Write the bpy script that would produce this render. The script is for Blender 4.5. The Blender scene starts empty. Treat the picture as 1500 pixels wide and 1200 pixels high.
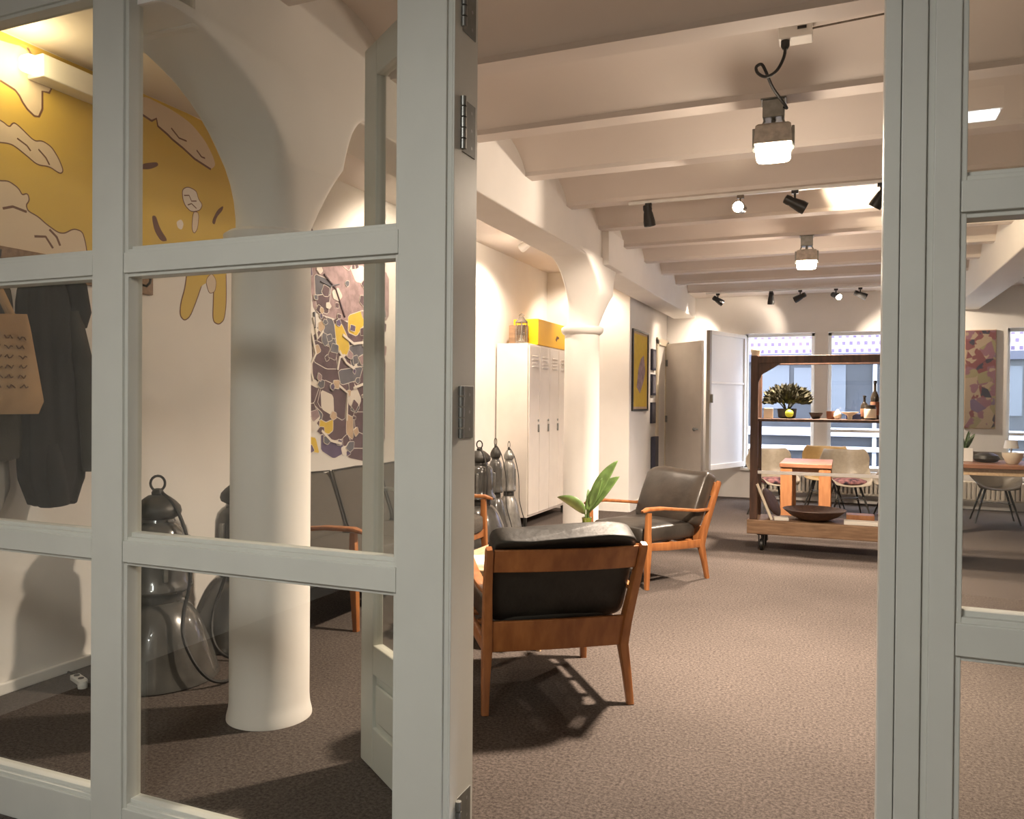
import bpy, bmesh, math, random
from mathutils import Vector, Matrix
PI = math.pi
S = bpy.context.scene
COL = S.collection
random.seed(11)

# ------------------------------------------------------------------ materials
def new_mat(name):
    m = bpy.data.materials.new(name); m.use_nodes = True
    nt = m.node_tree
    return m, nt, nt.nodes['Principled BSDF']

def mat(name, col, rough=0.5, metal=0.0, noise=0.0, scale=20.0, bump=0.0, bscale=None, stretch=None, spec=0.5, col2=None, coat=0.0):
    m, nt, b = new_mat(name)
    b.inputs['Roughness'].default_value = rough
    b.inputs['Metallic'].default_value = metal
    b.inputs['Specular IOR Level'].default_value = spec
    b.inputs['Coat Weight'].default_value = coat
    c = (*col, 1)
    tc = nt.nodes.new('ShaderNodeTexCoord')
    mp = nt.nodes.new('ShaderNodeMapping')
    nt.links.new(tc.outputs['Object'], mp.inputs['Vector'])
    if stretch: mp.inputs['Scale'].default_value = stretch
    n = nt.nodes.new('ShaderNodeTexNoise'); n.inputs['Scale'].default_value = scale; n.inputs['Detail'].default_value = 5
    nt.links.new(mp.outputs['Vector'], n.inputs['Vector'])
    r = nt.nodes.new('ShaderNodeValToRGB')
    c2 = col2 if col2 else tuple(min(1, x*(1-noise)) for x in col)
    r.color_ramp.elements[0].color = (*c2, 1); r.color_ramp.elements[0].position = 0.35
    r.color_ramp.elements[1].color = c; r.color_ramp.elements[1].position = 0.65
    nt.links.new(n.outputs['Fac'], r.inputs['Fac'])
    nt.links.new(r.outputs['Color'], b.inputs['Base Color'])
    if bump:
        n2 = nt.nodes.new('ShaderNodeTexNoise'); n2.inputs['Scale'].default_value = bscale or scale*3; n2.inputs['Detail'].default_value = 4
        nt.links.new(mp.outputs['Vector'], n2.inputs['Vector'])
        bp = nt.nodes.new('ShaderNodeBump'); bp.inputs['Strength'].default_value = bump; bp.inputs['Distance'].default_value = 0.01
        nt.links.new(n2.outputs['Fac'], bp.inputs['Height']); nt.links.new(bp.outputs['Normal'], b.inputs['Normal'])
    return m

def glow(name, col, strength):
    m, nt, b = new_mat(name)
    b.inputs['Base Color'].default_value = (*col, 1)
    b.inputs['Emission Color'].default_value = (*col, 1)
    b.inputs['Emission Strength'].default_value = strength
    return m

def glass_mat(name, tint=(1, 1, 1), refl=1.0, ior=1.5):
    m, nt, b = new_mat(name); nt.nodes.remove(b)
    out = nt.nodes['Material Output']
    t = nt.nodes.new('ShaderNodeBsdfTransparent'); t.inputs['Color'].default_value = (*tint, 1)
    g = nt.nodes.new('ShaderNodeBsdfGlossy'); g.inputs['Roughness'].default_value = 0.01
    fr = nt.nodes.new('ShaderNodeFresnel')
    ge = nt.nodes.new('ShaderNodeNewGeometry'); mr = nt.nodes.new('ShaderNodeMapRange')   # the same reflectance on both faces of the pane
    mr.inputs['To Min'].default_value = ior; mr.inputs['To Max'].default_value = 1/ior
    nt.links.new(ge.outputs['Backfacing'], mr.inputs['Value']); nt.links.new(mr.outputs[0], fr.inputs['IOR'])
    mm = nt.nodes.new('ShaderNodeMath'); mm.operation = 'MULTIPLY'; mm.inputs[1].default_value = refl
    nt.links.new(fr.outputs[0], mm.inputs[0])
    mx = nt.nodes.new('ShaderNodeMixShader')
    nt.links.new(mm.outputs[0], mx.inputs[0]); nt.links.new(t.outputs[0], mx.inputs[1]); nt.links.new(g.outputs[0], mx.inputs[2])
    nt.links.new(mx.outputs[0], out.inputs['Surface'])
    return m

M = {}
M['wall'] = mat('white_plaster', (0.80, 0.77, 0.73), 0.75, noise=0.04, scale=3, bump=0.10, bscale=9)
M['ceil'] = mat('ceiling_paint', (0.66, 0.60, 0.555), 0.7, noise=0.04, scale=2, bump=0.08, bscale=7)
M['frame'] = mat('grey_white_gloss_paint', (0.60, 0.60, 0.545), 0.38, noise=0.04, scale=6, bump=0.03, bscale=25)
M['white'] = mat('white_enamel', (0.82, 0.80, 0.76), 0.35, noise=0.03)
M['locker'] = mat('cream_steel', (0.72, 0.66, 0.60), 0.4, noise=0.05, scale=6)
M['steel'] = mat('brushed_steel', (0.30, 0.30, 0.28), 0.38, 0.85, noise=0.2, scale=30)
M['brasssteel'] = mat('dull_plated_steel', (0.42, 0.41, 0.33), 0.4, 0.7, noise=0.2, scale=30)
M['lamp'] = mat('grey_hammered_enamel', (0.075, 0.072, 0.066), 0.22, 0.0, noise=0.35, scale=9, coat=0.6)
M['lampdark'] = mat('dark_cast_iron', (0.045, 0.042, 0.036), 0.45, 0.3, noise=0.4, scale=14)
M['lamppale'] = mat('pale_bare_aluminium', (0.26, 0.25, 0.23), 0.35, 0.5, noise=0.3, scale=14)
M['black'] = mat('black_plastic', (0.015, 0.014, 0.013), 0.45, noise=0.2)
M['cord'] = mat('black_rubber', (0.012, 0.011, 0.01), 0.6)
M['teak'] = mat('oiled_teak', (0.37, 0.145, 0.046), 0.38, noise=0.0, col2=(0.25, 0.088, 0.027), scale=3.5, stretch=(6, 6, 1.0), bump=0.05, bscale=30)
M['leather'] = mat('worn_dark_leather', (0.040, 0.034, 0.028), 0.42, noise=0.45, scale=7, bump=0.35, bscale=12)
M['leathertop'] = mat('soft_brown_black_leather', (0.050, 0.039, 0.030), 0.36, noise=0.5, scale=5, bump=0.5, bscale=6)
M['blackleather'] = mat('black_grained_leather', (0.020, 0.018, 0.015), 0.55, noise=0.4, scale=9, bump=0.22, bscale=30)
M['lamphouse'] = mat('pale_prismatic_housing', (0.52, 0.47, 0.41), 0.3, 0.2, noise=0.3, scale=30)
M['hinge'] = mat('dark_plated_hinge', (0.15, 0.15, 0.13), 0.5, 0.1, noise=0.2, scale=30)
M['greyfab'] = mat('grey_wool_upholstery', (0.115, 0.102, 0.088), 0.95, noise=0.25, scale=60, bump=0.3, bscale=200, spec=0.1)
M['seam'] = mat('dark_piping', (0.05, 0.045, 0.04), 0.8)
M['walnut'] = mat('dark_stained_wood', (0.10, 0.050, 0.030), 0.5, col2=(0.055, 0.027, 0.018), scale=4, stretch=(8, 8, 1.2), bump=0.08, bscale=30)
M['oldwood'] = mat('weathered_brown_wood', (0.30, 0.185, 0.105), 0.6, col2=(0.20, 0.115, 0.062), scale=5, stretch=(1.2, 9, 9), bump=0.1, bscale=30)
M['orangewood'] = mat('orange_pine', (0.40, 0.18, 0.075), 0.5, col2=(0.31, 0.13, 0.05), scale=5, stretch=(6, 6, 1))
M['redwood'] = mat('reddish_oiled_wood', (0.33, 0.155, 0.085), 0.45, col2=(0.25, 0.105, 0.055), scale=5, stretch=(1, 7, 7))
M['palewood'] = mat('pale_ash_wood', (0.62, 0.45, 0.28), 0.45, col2=(0.50, 0.34, 0.20), scale=5, stretch=(8, 1, 8))
M['olive'] = mat('dark_olive_cotton', (0.060, 0.053, 0.040), 0.95, noise=0.4, scale=8, bump=0.2, bscale=120, spec=0.1)
M['charcoal'] = mat('charcoal_wool', (0.028, 0.026, 0.024), 0.95, noise=0.4, scale=10, bump=0.2, bscale=120, spec=0.1)
M['greycloth'] = mat('light_grey_felt', (0.36, 0.35, 0.33), 0.95, noise=0.2, scale=8, spec=0.1)
M['tan'] = mat('tan_canvas', (0.48, 0.31, 0.165), 0.9, noise=0.2, scale=9, bump=0.15, bscale=150, spec=0.1)
M['brownink'] = mat('brown_ink', (0.16, 0.075, 0.035), 0.9)
M['leaf'] = mat('green_leaf', (0.11, 0.185, 0.05), 0.45, noise=0.5, scale=14)
M['moss'] = mat('dark_moss', (0.055, 0.05, 0.022), 0.9, noise=0.5, scale=40)
M['lime'] = mat('lime_glaze', (0.55, 0.68, 0.05), 0.35)
M['greenglass'] = mat('green_glass', (0.10, 0.13, 0.02), 0.12, coat=0.5)
M['terracotta'] = mat('brown_clay', (0.20, 0.08, 0.04), 0.6, noise=0.2)
M['cream'] = mat('cream_ceramic', (0.74, 0.66, 0.52), 0.45, noise=0.06)
M['shellgrey'] = mat('beige_fibreglass', (0.37, 0.325, 0.25), 0.45, noise=0.12, scale=30)
M['shellyellow'] = mat('ochre_fibreglass', (0.50, 0.34, 0.14), 0.45, noise=0.1, scale=30)
M['shelldark'] = mat('taupe_fibreglass', (0.20, 0.17, 0.13), 0.5, noise=0.15, scale=30)
M['floral'] = mat('dark_floral_cushion', (0.42, 0.20, 0.20), 0.9, col2=(0.035, 0.03, 0.045), scale=16, spec=0.1)
M['navy'] = mat('navy_card', (0.02, 0.03, 0.09), 0.6)
M['bottle'] = mat('brown_bottle_glass', (0.018, 0.014, 0.010), 0.12, coat=0.5)
M['paper'] = mat('white_paper', (0.80, 0.76, 0.68), 0.8)
M['yellowbox'] = mat('sunflower_yellow_card', (0.86, 0.46, 0.004), 0.5)
M['grime'] = mat('dusty_glass_metal', (0.24, 0.20, 0.16), 0.25, 0.3, noise=0.4, scale=30)
M['m_yellow'] = mat('mural_yellow_paint', (0.68, 0.48, 0.10), 0.8, noise=0.06, scale=3)
M['m_cloud'] = mat('mural_cream_paint', (0.72, 0.60, 0.46), 0.8, noise=0.04, scale=3)
M['m_brown'] = mat('mural_brown_line', (0.16, 0.075, 0.05), 0.8)
M['m_white'] = mat('mural_white_paint', (0.78, 0.72, 0.65), 0.8)
M['m_plum'] = mat('mural_plum_paint', (0.15, 0.092, 0.11), 0.8, noise=0.3, scale=12)
M['m_slate'] = mat('mural_slate_paint', (0.17, 0.165, 0.195), 0.8, noise=0.3, scale=12)
M['m_mauve'] = mat('mural_mauve_paint', (0.44, 0.31, 0.32), 0.8, noise=0.35, scale=16)
M['m_indigo'] = mat('mural_indigo_paint', (0.14, 0.10, 0.19), 0.8, noise=0.2, scale=12)
M['m_yellow2'] = mat('mural_bright_yellow', (0.75, 0.52, 0.06), 0.8, noise=0.1, scale=14)
M['m_sand'] = mat('mural_sand_paint', (0.62, 0.45, 0.30), 0.8, noise=0.15, scale=14)
M['sash'] = mat('grey_putty_paint', (0.36, 0.33, 0.29), 0.5)
M['radiator'] = mat('cream_radiator_paint', (0.66, 0.60, 0.50), 0.45)
M['asphalt'] = mat('street_paving', (0.35, 0.35, 0.36), 0.9, noise=0.2)
M['concrete'] = mat('pale_render', (0.33, 0.33, 0.37), 0.8, noise=0.06, scale=2)
M['shopdark'] = mat('shop_fascia', (0.03, 0.032, 0.055), 0.5)
M['shopglass'] = mat('shop_glass', (0.026, 0.030, 0.040), 0.4, noise=0.5, scale=0.8)
M['shoppale'] = mat('shop_blind', (0.062, 0.070, 0.088), 0.6)
M['glass'] = glass_mat('clear_pane', (0.94, 0.945, 0.93), 1.0)
M['winglass'] = glass_mat('window_pane', (0.95, 0.97, 0.98), 0.8)
M['sheenglass'] = None
m, nt, b = new_mat('painted_daylight_glass'); nt.nodes.remove(b)  # white body of the sash pane stands in for daylight reflected on glass
tr = nt.nodes.new('ShaderNodeBsdfTranslucent'); tr.inputs['Color'].default_value = (0.9, 0.92, 0.95, 1)
df = nt.nodes.new('ShaderNodeBsdfDiffuse'); df.inputs['Color'].default_value = (0.92, 0.93, 0.95, 1)
tp = nt.nodes.new('ShaderNodeBsdfTransparent'); tp.inputs['Color'].default_value = (0.95, 0.97, 1, 1)
mx = nt.nodes.new('ShaderNodeMixShader'); mx.inputs[0].default_value = 0.75
mx2 = nt.nodes.new('ShaderNodeMixShader'); mx2.inputs[0].default_value = 0.12
nt.links.new(tr.outputs[0], mx.inputs[1]); nt.links.new(df.outputs[0], mx.inputs[2])
nt.links.new(mx.outputs[0], mx2.inputs[1]); nt.links.new(tp.outputs[0], mx2.inputs[2])
nt.links.new(mx2.outputs[0], nt.nodes['Material Output'].inputs['Surface'])
M['sheenglass'] = m

# carpet
m, nt, b = new_mat('loop_carpet')
tc = nt.nodes.new('ShaderNodeTexCoord')
n1 = nt.nodes.new('ShaderNodeTexNoise'); n1.inputs['Scale'].default_value = 74; n1.inputs['Detail'].default_value = 8; n1.inputs['Roughness'].default_value = 0.85
n2 = nt.nodes.new('ShaderNodeTexNoise'); n2.inputs['Scale'].default_value = 1.3; n2.inputs['Detail'].default_value = 3
for n in (n1, n2): nt.links.new(tc.outputs['Object'], n.inputs['Vector'])
r1 = nt.nodes.new('ShaderNodeValToRGB')
r1.color_ramp.elements[0].position = 0.38; r1.color_ramp.elements[0].color = (0.038, 0.031, 0.027, 1)
r1.color_ramp.elements[1].position = 0.63; r1.color_ramp.elements[1].color = (0.172, 0.143, 0.128, 1)
nt.links.new(n1.outputs['Fac'], r1.inputs['Fac'])
mxc = nt.nodes.new('ShaderNodeMixRGB'); mxc.blend_type = 'MULTIPLY'; mxc.inputs[0].default_value = 0.35
nt.links.new(r1.outputs['Color'], mxc.inputs[1]); nt.links.new(n2.outputs['Fac'], mxc.inputs[2])
nt.links.new(mxc.outputs['Color'], b.inputs['Base Color'])
b.inputs['Roughness'].default_value = 1.0; b.inputs['Specular IOR Level'].default_value = 0.05
bp = nt.nodes.new('ShaderNodeBump'); bp.inputs['Strength'].default_value = 0.25; bp.inputs['Distance'].default_value = 0.01
nt.links.new(n1.outputs['Fac'], bp.inputs['Height']); nt.links.new(bp.outputs['Normal'], b.inputs['Normal'])
M['carpet'] = m

# patterned brick for the house opposite
m, nt, b = new_mat('patterned_brick')
tc = nt.nodes.new('ShaderNodeTexCoord'); mp = nt.nodes.new('ShaderNodeMapping')
mp.inputs['Rotation'].default_value = (PI/2, 0, 0)
nt.links.new(tc.outputs['Object'], mp.inputs['Vector'])
br = nt.nodes.new('ShaderNodeTexBrick')
br.inputs['Scale'].default_value = 1.0; br.inputs['Brick Width'].default_value = 0.145; br.inputs['Row Height'].default_value = 0.155
br.inputs['Mortar Size'].default_value = 0.045; br.inputs['Mortar Smooth'].default_value = 0.3
br.inputs['Color1'].default_value = (0.060, 0.040, 0.085, 1); br.inputs['Color2'].default_value = (0.095, 0.062, 0.12, 1); br.inputs['Mortar'].default_value = (0.25, 0.215, 0.28, 1)
nt.links.new(mp.outputs['Vector'], br.inputs['Vector']); nt.links.new(br.outputs['Color'], b.inputs['Base Color'])
b.inputs['Roughness'].default_value = 0.9
M['brick'] = m

# floral painting, poster art
def art_mat(name, stops, scale, seed):
    m, nt, b = new_mat(name)
    tc = nt.nodes.new('ShaderNodeTexCoord'); mp = nt.nodes.new('ShaderNodeMapping'); mp.inputs['Location'].default_value = (seed, seed*2, 0)
    nt.links.new(tc.outputs['Object'], mp.inputs['Vector'])
    v = nt.nodes.new('ShaderNodeTexVoronoi'); v.inputs['Scale'].default_value = scale
    nz = nt.nodes.new('ShaderNodeTexNoise'); nz.inputs['Scale'].default_value = scale*0.55; nz.inputs['Detail'].default_value = 4
    nt.links.new(mp.outputs['Vector'], v.inputs['Vector']); nt.links.new(mp.outputs['Vector'], nz.inputs['Vector'])
    mxx = nt.nodes.new('ShaderNodeMixRGB'); mxx.inputs[0].default_value = 0.5
    nt.links.new(v.outputs['Color'], mxx.inputs[1]); nt.links.new(nz.outputs['Fac'], mxx.inputs[2])
    bw = nt.nodes.new('ShaderNodeRGBToBW'); nt.links.new(mxx.outputs[0], bw.inputs[0])
    r = nt.nodes.new('ShaderNodeValToRGB'); r.color_ramp.interpolation = 'CONSTANT'
    while len(r.color_ramp.elements) < len(stops): r.color_ramp.elements.new(0.5)
    for e, (p, c) in zip(r.color_ramp.elements, stops): e.position = p; e.color = (*c, 1)
    nt.links.new(bw.outputs[0], r.inputs[0]); nt.links.new(r.outputs['Color'], b.inputs['Base Color'])
    b.inputs['Roughness'].default_value = 0.7
    return m
M['floralart'] = art_mat('loose_floral_paint', [(0, (0.03, 0.03, 0.05)), (0.36, (0.16, 0.05, 0.055)), (0.45, (0.30, 0.23, 0.16)), (0.54, (0.19, 0.09, 0.12)), (0.60, (0.22, 0.19, 0.10)), (0.68, (0.13, 0.09, 0.15))], 7, 3)
M['lampglow'] = glow('lamp_diffuser', (1.0, 0.86, 0.66), 14)
M['bulbglow'] = glow('warm_bulb', (1.0, 0.80, 0.42), 2.0)
M['spotglow'] = glow('spot_lens', (1.0, 0.84, 0.62), 30)
M['entryglow'] = glow('entry_light_diffuser', (0.86, 0.93, 1.0), 9)

# ------------------------------------------------------------------ mesh builder
class MB:
    def __init__(s): s.bm = bmesh.new(); s.mi = 0
    def face(s, vs):
        try: f = s.bm.faces.new(vs); f.material_index = s.mi; return f
        except ValueError: return None
    def box(s, x0, x1, y0, y1, z0, z1, mx=None):
        co = [(x, y, z) for z in (z0, z1) for x, y in ((x0, y0), (x1, y0), (x1, y1), (x0, y1))]
        v = [s.bm.verts.new((mx @ Vector(c)) if mx else c) for c in co]
        for q in ((3, 2, 1, 0), (4, 5, 6, 7), (0, 1, 5, 4), (1, 2, 6, 5), (2, 3, 7, 6), (3, 0, 4, 7)): s.face([v[i] for i in q])
        return s
    def cbox(s, c, size, mx=None):
        h = [a/2 for a in size]
        T = Matrix.Translation(c) @ (mx if mx else Matrix())
        return s.box(-h[0], h[0], -h[1], h[1], -h[2], h[2], T)
    def rings(s, rings, cap=True, closed=True):
        R = [[s.bm.verts.new(p) for p in r] for r in rings]
        n = len(R[0])
        for a, b in zip(R, R[1:]):
            for i in range(n if closed else n-1):
                j = (i+1) % n
                s.face([a[i], a[j], b[j], b[i]])
        if cap and closed:
            s.face(R[0][::-1]); s.face(R[-1])
        return s
    def lathe(s, prof, c=(0, 0, 0), n=32, mx=None):
        T = Matrix.Translation(c) @ (mx if mx else Matrix())
        rs = [[T @ Vector((r*math.cos(2*PI*i/n), r*math.sin(2*PI*i/n), z)) for i in range(n)] for r, z in prof]
        return s.rings(rs)
    def tube(s, pts, rad, n=10, up=None):
        pts = [Vector(p) for p in pts]
        if not isinstance(rad, (list, tuple)): rad = [rad]*len(pts)
        rs = []; prev = None
        for i, p in enumerate(pts):
            d = (pts[min(i+1, len(pts)-1)] - pts[max(i-1, 0)]).normalized()
            if prev is None:
                a = Vector((0, 0, 1)) if abs(d.z) < 0.9 else Vector((1, 0, 0))
                u = d.cross(a).normalized()
            else:
                u = (prev - d*prev.dot(d)).normalized()
            prev = u; w = d.cross(u)
            r = rad[i]
            rx, ry = r if isinstance(r, (list, tuple)) else (r, r)
            rs.append([p + u*rx*math.cos(2*PI*k/n) + w*ry*math.sin(2*PI*k/n) for k in range(n)])
        return s.rings(rs)
    def beam(s, pts, secs, side=Vector((1, 0, 0)), rnd=0.35):
        """rounded-rectangle section swept along pts; secs = (width along side, thickness)"""
        pts = [Vector(p) for p in pts]; rs = []
        for i, p in enumerate(pts):
            d = (pts[min(i+1, len(pts)-1)] - pts[max(i-1, 0)]).normalized()
            u = (side - d*side.dot(d)).normalized(); w = d.cross(u)
            a, b = secs[i][0]/2, secs[i][1]/2
            c = rnd*min(a, b)
            pr = [(a, b-c), (a-c*.3, b-c*.3), (a-c, b), (-a+c, b), (-a+c*.3, b-c*.3), (-a, b-c), (-a, -b+c), (-a+c*.3, -b+c*.3), (-a+c, -b), (a-c, -b), (a-c*.3, -b+c*.3), (a, -b+c)]
            rs.append([p + u*x + w*y for x, y in pr])
        return s.rings(rs)
    def pillow(s, c, size, e=0.35, mx=None, n=14, puff=0.0, wob=0.0):
        """cushion: rounded box with softly puffed faces"""
        T = Matrix.Translation(c) @ (mx if mx else Matrix())
        def sp(v): return math.copysign(abs(v)**e, v)
        rs = []
        for i in range(n+1):
            ph = -PI/2 + PI*i/n
            ring = []
            for k in range(4*n//2):
                th = 2*PI*k/(4*n//2)
                x = sp(math.cos(ph))*sp(math.cos(th)); y = sp(math.cos(ph))*sp(math.sin(th)); z = sp(math.sin(ph))
                q = Vector((x*size[0]/2, y*size[1]/2, z*size[2]/2))
                f = (1-x*x)*(1-y*y)
                q.z += puff*f*(1 if z > 0 else -1)
                if wob: q.z += wob*math.sin(x*7+y*5+c[0]*9)*f*(1 if z > 0 else 0.4) + wob*.6*math.sin(x*13-y*9)*f
                ring.append(T @ q)
            rs.append(ring)
        return s.rings(rs)
    def prism(s, poly, fn0, fn1):
        a = [s.bm.verts.new(fn0(p)) for p in poly]; b = [s.bm.verts.new(fn1(p)) for p in poly]
        s.face(a[::-1]); s.face(b)
        n = len(poly)
        for i in range(n):
            j = (i+1) % n
            s.face([a[i], a[j], b[j], b[i]])
        return s
    def build(s, name, mats, parent=None, smooth=True, bevel=0.0, angle=35, subsurf=0, solid=0.0, weld=False):
        if weld: bmesh.ops.remove_doubles(s.bm, verts=s.bm.verts, dist=1e-5)
        bmesh.ops.recalc_face_normals(s.bm, faces=s.bm.faces)
        me = bpy.data.meshes.new(name); s.bm.to_mesh(me); s.bm.free()
        if not isinstance(mats, (list, tuple)): mats = [mats]
        for m in mats: me.materials.append(M[m])
        if smooth:
            me.polygons.foreach_set('use_smooth', [True]*len(me.polygons))
            me.set_sharp_from_angle(angle=math.radians(angle))
        o = bpy.data.objects.new(name, me); COL.objects.link(o)
        if parent: o.parent = parent
        if solid:
            md = o.modifiers.new('solid', 'SOLIDIFY'); md.thickness = solid; md.offset = 0
        if bevel:
            md = o.modifiers.new('bevel', 'BEVEL'); md.width = bevel; md.segments = 2; md.limit_method = 'ANGLE'; md.angle_limit = math.radians(40)
        if subsurf:
            md = o.modifiers.new('sub', 'SUBSURF'); md.levels = subsurf; md.render_levels = subsurf
        return o

def tag(o, label=None, cat=None, group=None, kind=None):
    if label: o['label'] = label
    if cat: o['category'] = cat
    if group: o['group'] = group
    if kind: o['kind'] = kind
    return o
def thing(name, label, cat, loc=(0, 0, 0), rz=0, group=None, kind=None):
    o = bpy.data.objects.new(name, None); COL.objects.link(o)
    o.location = loc; o.rotation_euler = (0, 0, rz); o.empty_display_size = 0.1
    return tag(o, label, cat, group, kind)
def dup(root, loc=None, rz=None, label=None, group=None):
    c = root.copy(); COL.objects.link(c)
    if loc is not None: c.location = loc
    if rz is not None: c.rotation_euler = (0, 0, rz)
    if label: c['label'] = label
    if group: c['group'] = group
    for ch in list(root.children):
        d = ch.copy(); COL.objects.link(d); d.parent = c
        for g in list(ch.children):
            e = g.copy(); COL.objects.link(e); e.parent = d
    return c
def put_light(name, kind, loc, energy, col, parent=None, size=0.1, target=None, angle=90, blend=0.4, shape=None, sizey=None, spread=180):
    l = bpy.data.lights.new(name, kind); l.energy = energy; l.color = col
    if kind == 'AREA':
        l.size = size
        l.spread = math.radians(spread)
        if shape: l.shape = shape
        if sizey: l.size_y = sizey
    elif kind == 'SPOT':
        l.spot_size = math.radians(angle); l.spot_blend = blend; l.shadow_soft_size = size
    else: l.shadow_soft_size = size
    o = bpy.data.objects.new(name, l); COL.objects.link(o); o.location = loc
    if target is not None:
        d = Vector(target) - Vector(loc); o.rotation_euler = d.to_track_quat('-Z', 'Y').to_euler()
    return o
def R(deg): return math.radians(deg)
def rx(d): return Matrix.Rotation(R(d), 4, 'X')
def ry(d): return Matrix.Rotation(R(d), 4, 'Y')
def rz_(d): return Matrix.Rotation(R(d), 4, 'Z')

# ------------------------------------------------------------------ dimensions
XL, XR = -3.66, 4.4          # side walls
YP = 1.97                    # front face of the glazed screen
YF = 12.4                    # far wall
BX0, BX1 = -2.43, -2.10      # left beam
CX0, CX1 = 1.35, 1.68        # right beam
ZJ = 3.0                     # joist soffit
JY = [5.31 + 0.92*k for k in range(-4, 8)]
FL = 0.13

# ------------------------------------------------------------------ shell
tag(MB().box(XL-.3, XR+.3, YP+.03, YF+.35, -0.14, 0).build('floor', 'carpet', smooth=False), 'brown grey speckled carpet of the lounge floor', 'floor', kind='structure')
tag(MB().box(XL-.3, XR+.3, -3.3, YP-.005, -0.24, -0.10).build('floor_entry', 'carpet', smooth=False), 'carpeted floor of the entry in front of the glazed screen', 'floor', kind='structure')
tag(MB().box(XL-.25, XL, -3.2, YF+.3, -.2, 3.5).build('wall_left', 'wall', smooth=False), 'long white plaster wall on the left side', 'wall', kind='structure')
tag(MB().box(XR, XR+.25, -3.2, YF+.3, -.2, 3.5).build('wall_right', 'wall', smooth=False), 'white plaster wall on the right side of the room', 'wall', kind='structure')
tag(MB().box(XL-.25, XR+.25, -3.4, -3.2, -.2, 3.5).build('wall_back', 'wall', smooth=False), 'white wall of the entry space at the near end', 'wall', kind='structure')
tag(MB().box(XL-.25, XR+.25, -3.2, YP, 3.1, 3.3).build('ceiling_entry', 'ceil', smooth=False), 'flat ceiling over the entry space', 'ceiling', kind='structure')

# vaulted ceiling, one continuous profile
def vault_profile():
    p = []
    ys = JY
    for i, y in enumerate(ys):
        p += [(y, ZJ), (y+FL, ZJ)]
        if i < len(ys)-1:
            y0, y1 = y+FL, ys[i+1]
            p += [(y0, ZJ+.03)]
            for k in range(1, 12):
                t = k/12
                p.append((y0+(y1-y0)*t, ZJ+.03+.165*(1-(2*t-1)**2)**0.8))
            p += [(y1, ZJ+.03)]
    return p
vp = vault_profile()
vp = [(YP-.0, ZJ+.03+.165)] + [(q[0], q[1]) for q in vp if q[0] > YP+.0]
vp += [(YF+.2, ZJ)]
poly = vp + [(YF+.2, 3.6), (YP, 3.6)]
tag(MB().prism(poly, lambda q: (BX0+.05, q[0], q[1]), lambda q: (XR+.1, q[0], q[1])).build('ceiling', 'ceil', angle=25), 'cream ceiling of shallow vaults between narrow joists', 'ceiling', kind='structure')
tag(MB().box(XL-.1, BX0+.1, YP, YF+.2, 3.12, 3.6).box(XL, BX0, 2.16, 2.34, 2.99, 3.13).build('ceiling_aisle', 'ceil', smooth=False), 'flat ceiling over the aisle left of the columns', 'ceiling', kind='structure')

# beams with flared column heads
def beam(name, x0, x1, label, cols):
    mb = MB().box(x0, x1, YP+.19, YF+.1, 2.70, 3.3)
    o = mb.build(name, 'wall', smooth=False, bevel=0.012); tag(o, label, 'beam', kind='structure')
beam('beam_left', BX0, BX1, 'white plastered beam running over the two columns', None)
beam('beam_right', CX0, CX1, 'white plastered beam running along the right of the lounge', None)

def column(cy, label, cx=-2.345, pier=True):
    t = thing('column', label, 'column', (cx, cy, 0), 0, None, 'structure')
    r = 0.172
    MB().lathe([(r+.012, 0), (r+.012, .012), (r+.003, .05), (r, .09), (r, 1.2), (r-.004, 2.06)], n=40).build('shaft', 'wall', t)
    MB().lathe([(r-.004, 2.05), (r+.02, 2.065), (r+.032, 2.09), (r+.032, 2.115), (r+.012, 2.13), (r-.02, 2.135)], n=40).build('collar', 'wall', t)
    # flared head: curved brackets along the beam
    hx0, hx1 = BX0-cx-.005, BX1-cx+.012
    def curve(sg):
        out = []
        for k in range(15):
            a = k/14*PI/2
            out.append((sg*(r-.02+.72*(1-math.cos(a))), 2.12+.60*math.sin(a)))
        return out
    L = curve(-1); Rr = curve(1)
    poly = L[::-1] + Rr + [(Rr[-1][0], 2.74), (L[-1][0], 2.74)]
    poly = [p for i, p in enumerate(poly)]
    mb = MB()
    # sections lofted from round shaft top to the rectangular beam width
    rings = []
    for k in range(15):
        a = k/14*PI/2
        hy = r-.02+.72*(1-math.cos(a)); z = 2.12+.60*math.sin(a)
        f = min(1, k/5)
        e = 1.0 - 0.86*f
        x0 = -(r-.02)*(1-f) + hx0*f; x1 = (r-.02)*(1-f) + hx1*f
        mx_, hw = (x0+x1)/2, (x1-x0)/2
        ring = []
        for i in range(40):
            th = 2*PI*i/40
            c_, s_ = math.cos(th), math.sin(th)
            hh_ = hy if s_ < 0 else r-.02+.24*(1-math.cos(a))   # long reach toward the doorway, short one away from it
            ring.append((mx_+hw*math.copysign(abs(c_)**e, c_), hh_*math.copysign(abs(s_)**e, s_), z))
        rings.append(ring)
    rings.append([(p[0], p[1], 2.75) for p in rings[-1]])
    mb.rings(rings)
    mb.build('capital', 'wall', t, angle=45)
    if pier: MB().box(hx1-.02, hx1+.055, -.19, .36, 2.69, 3.02).build('pier_block', 'wall', t, bevel=.008)
    return t
column(2.885, 'white round column with flared head seen through the left glazed panes', pier=False)
column(7.46, 'white round column with flared head beside the lockers')

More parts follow.
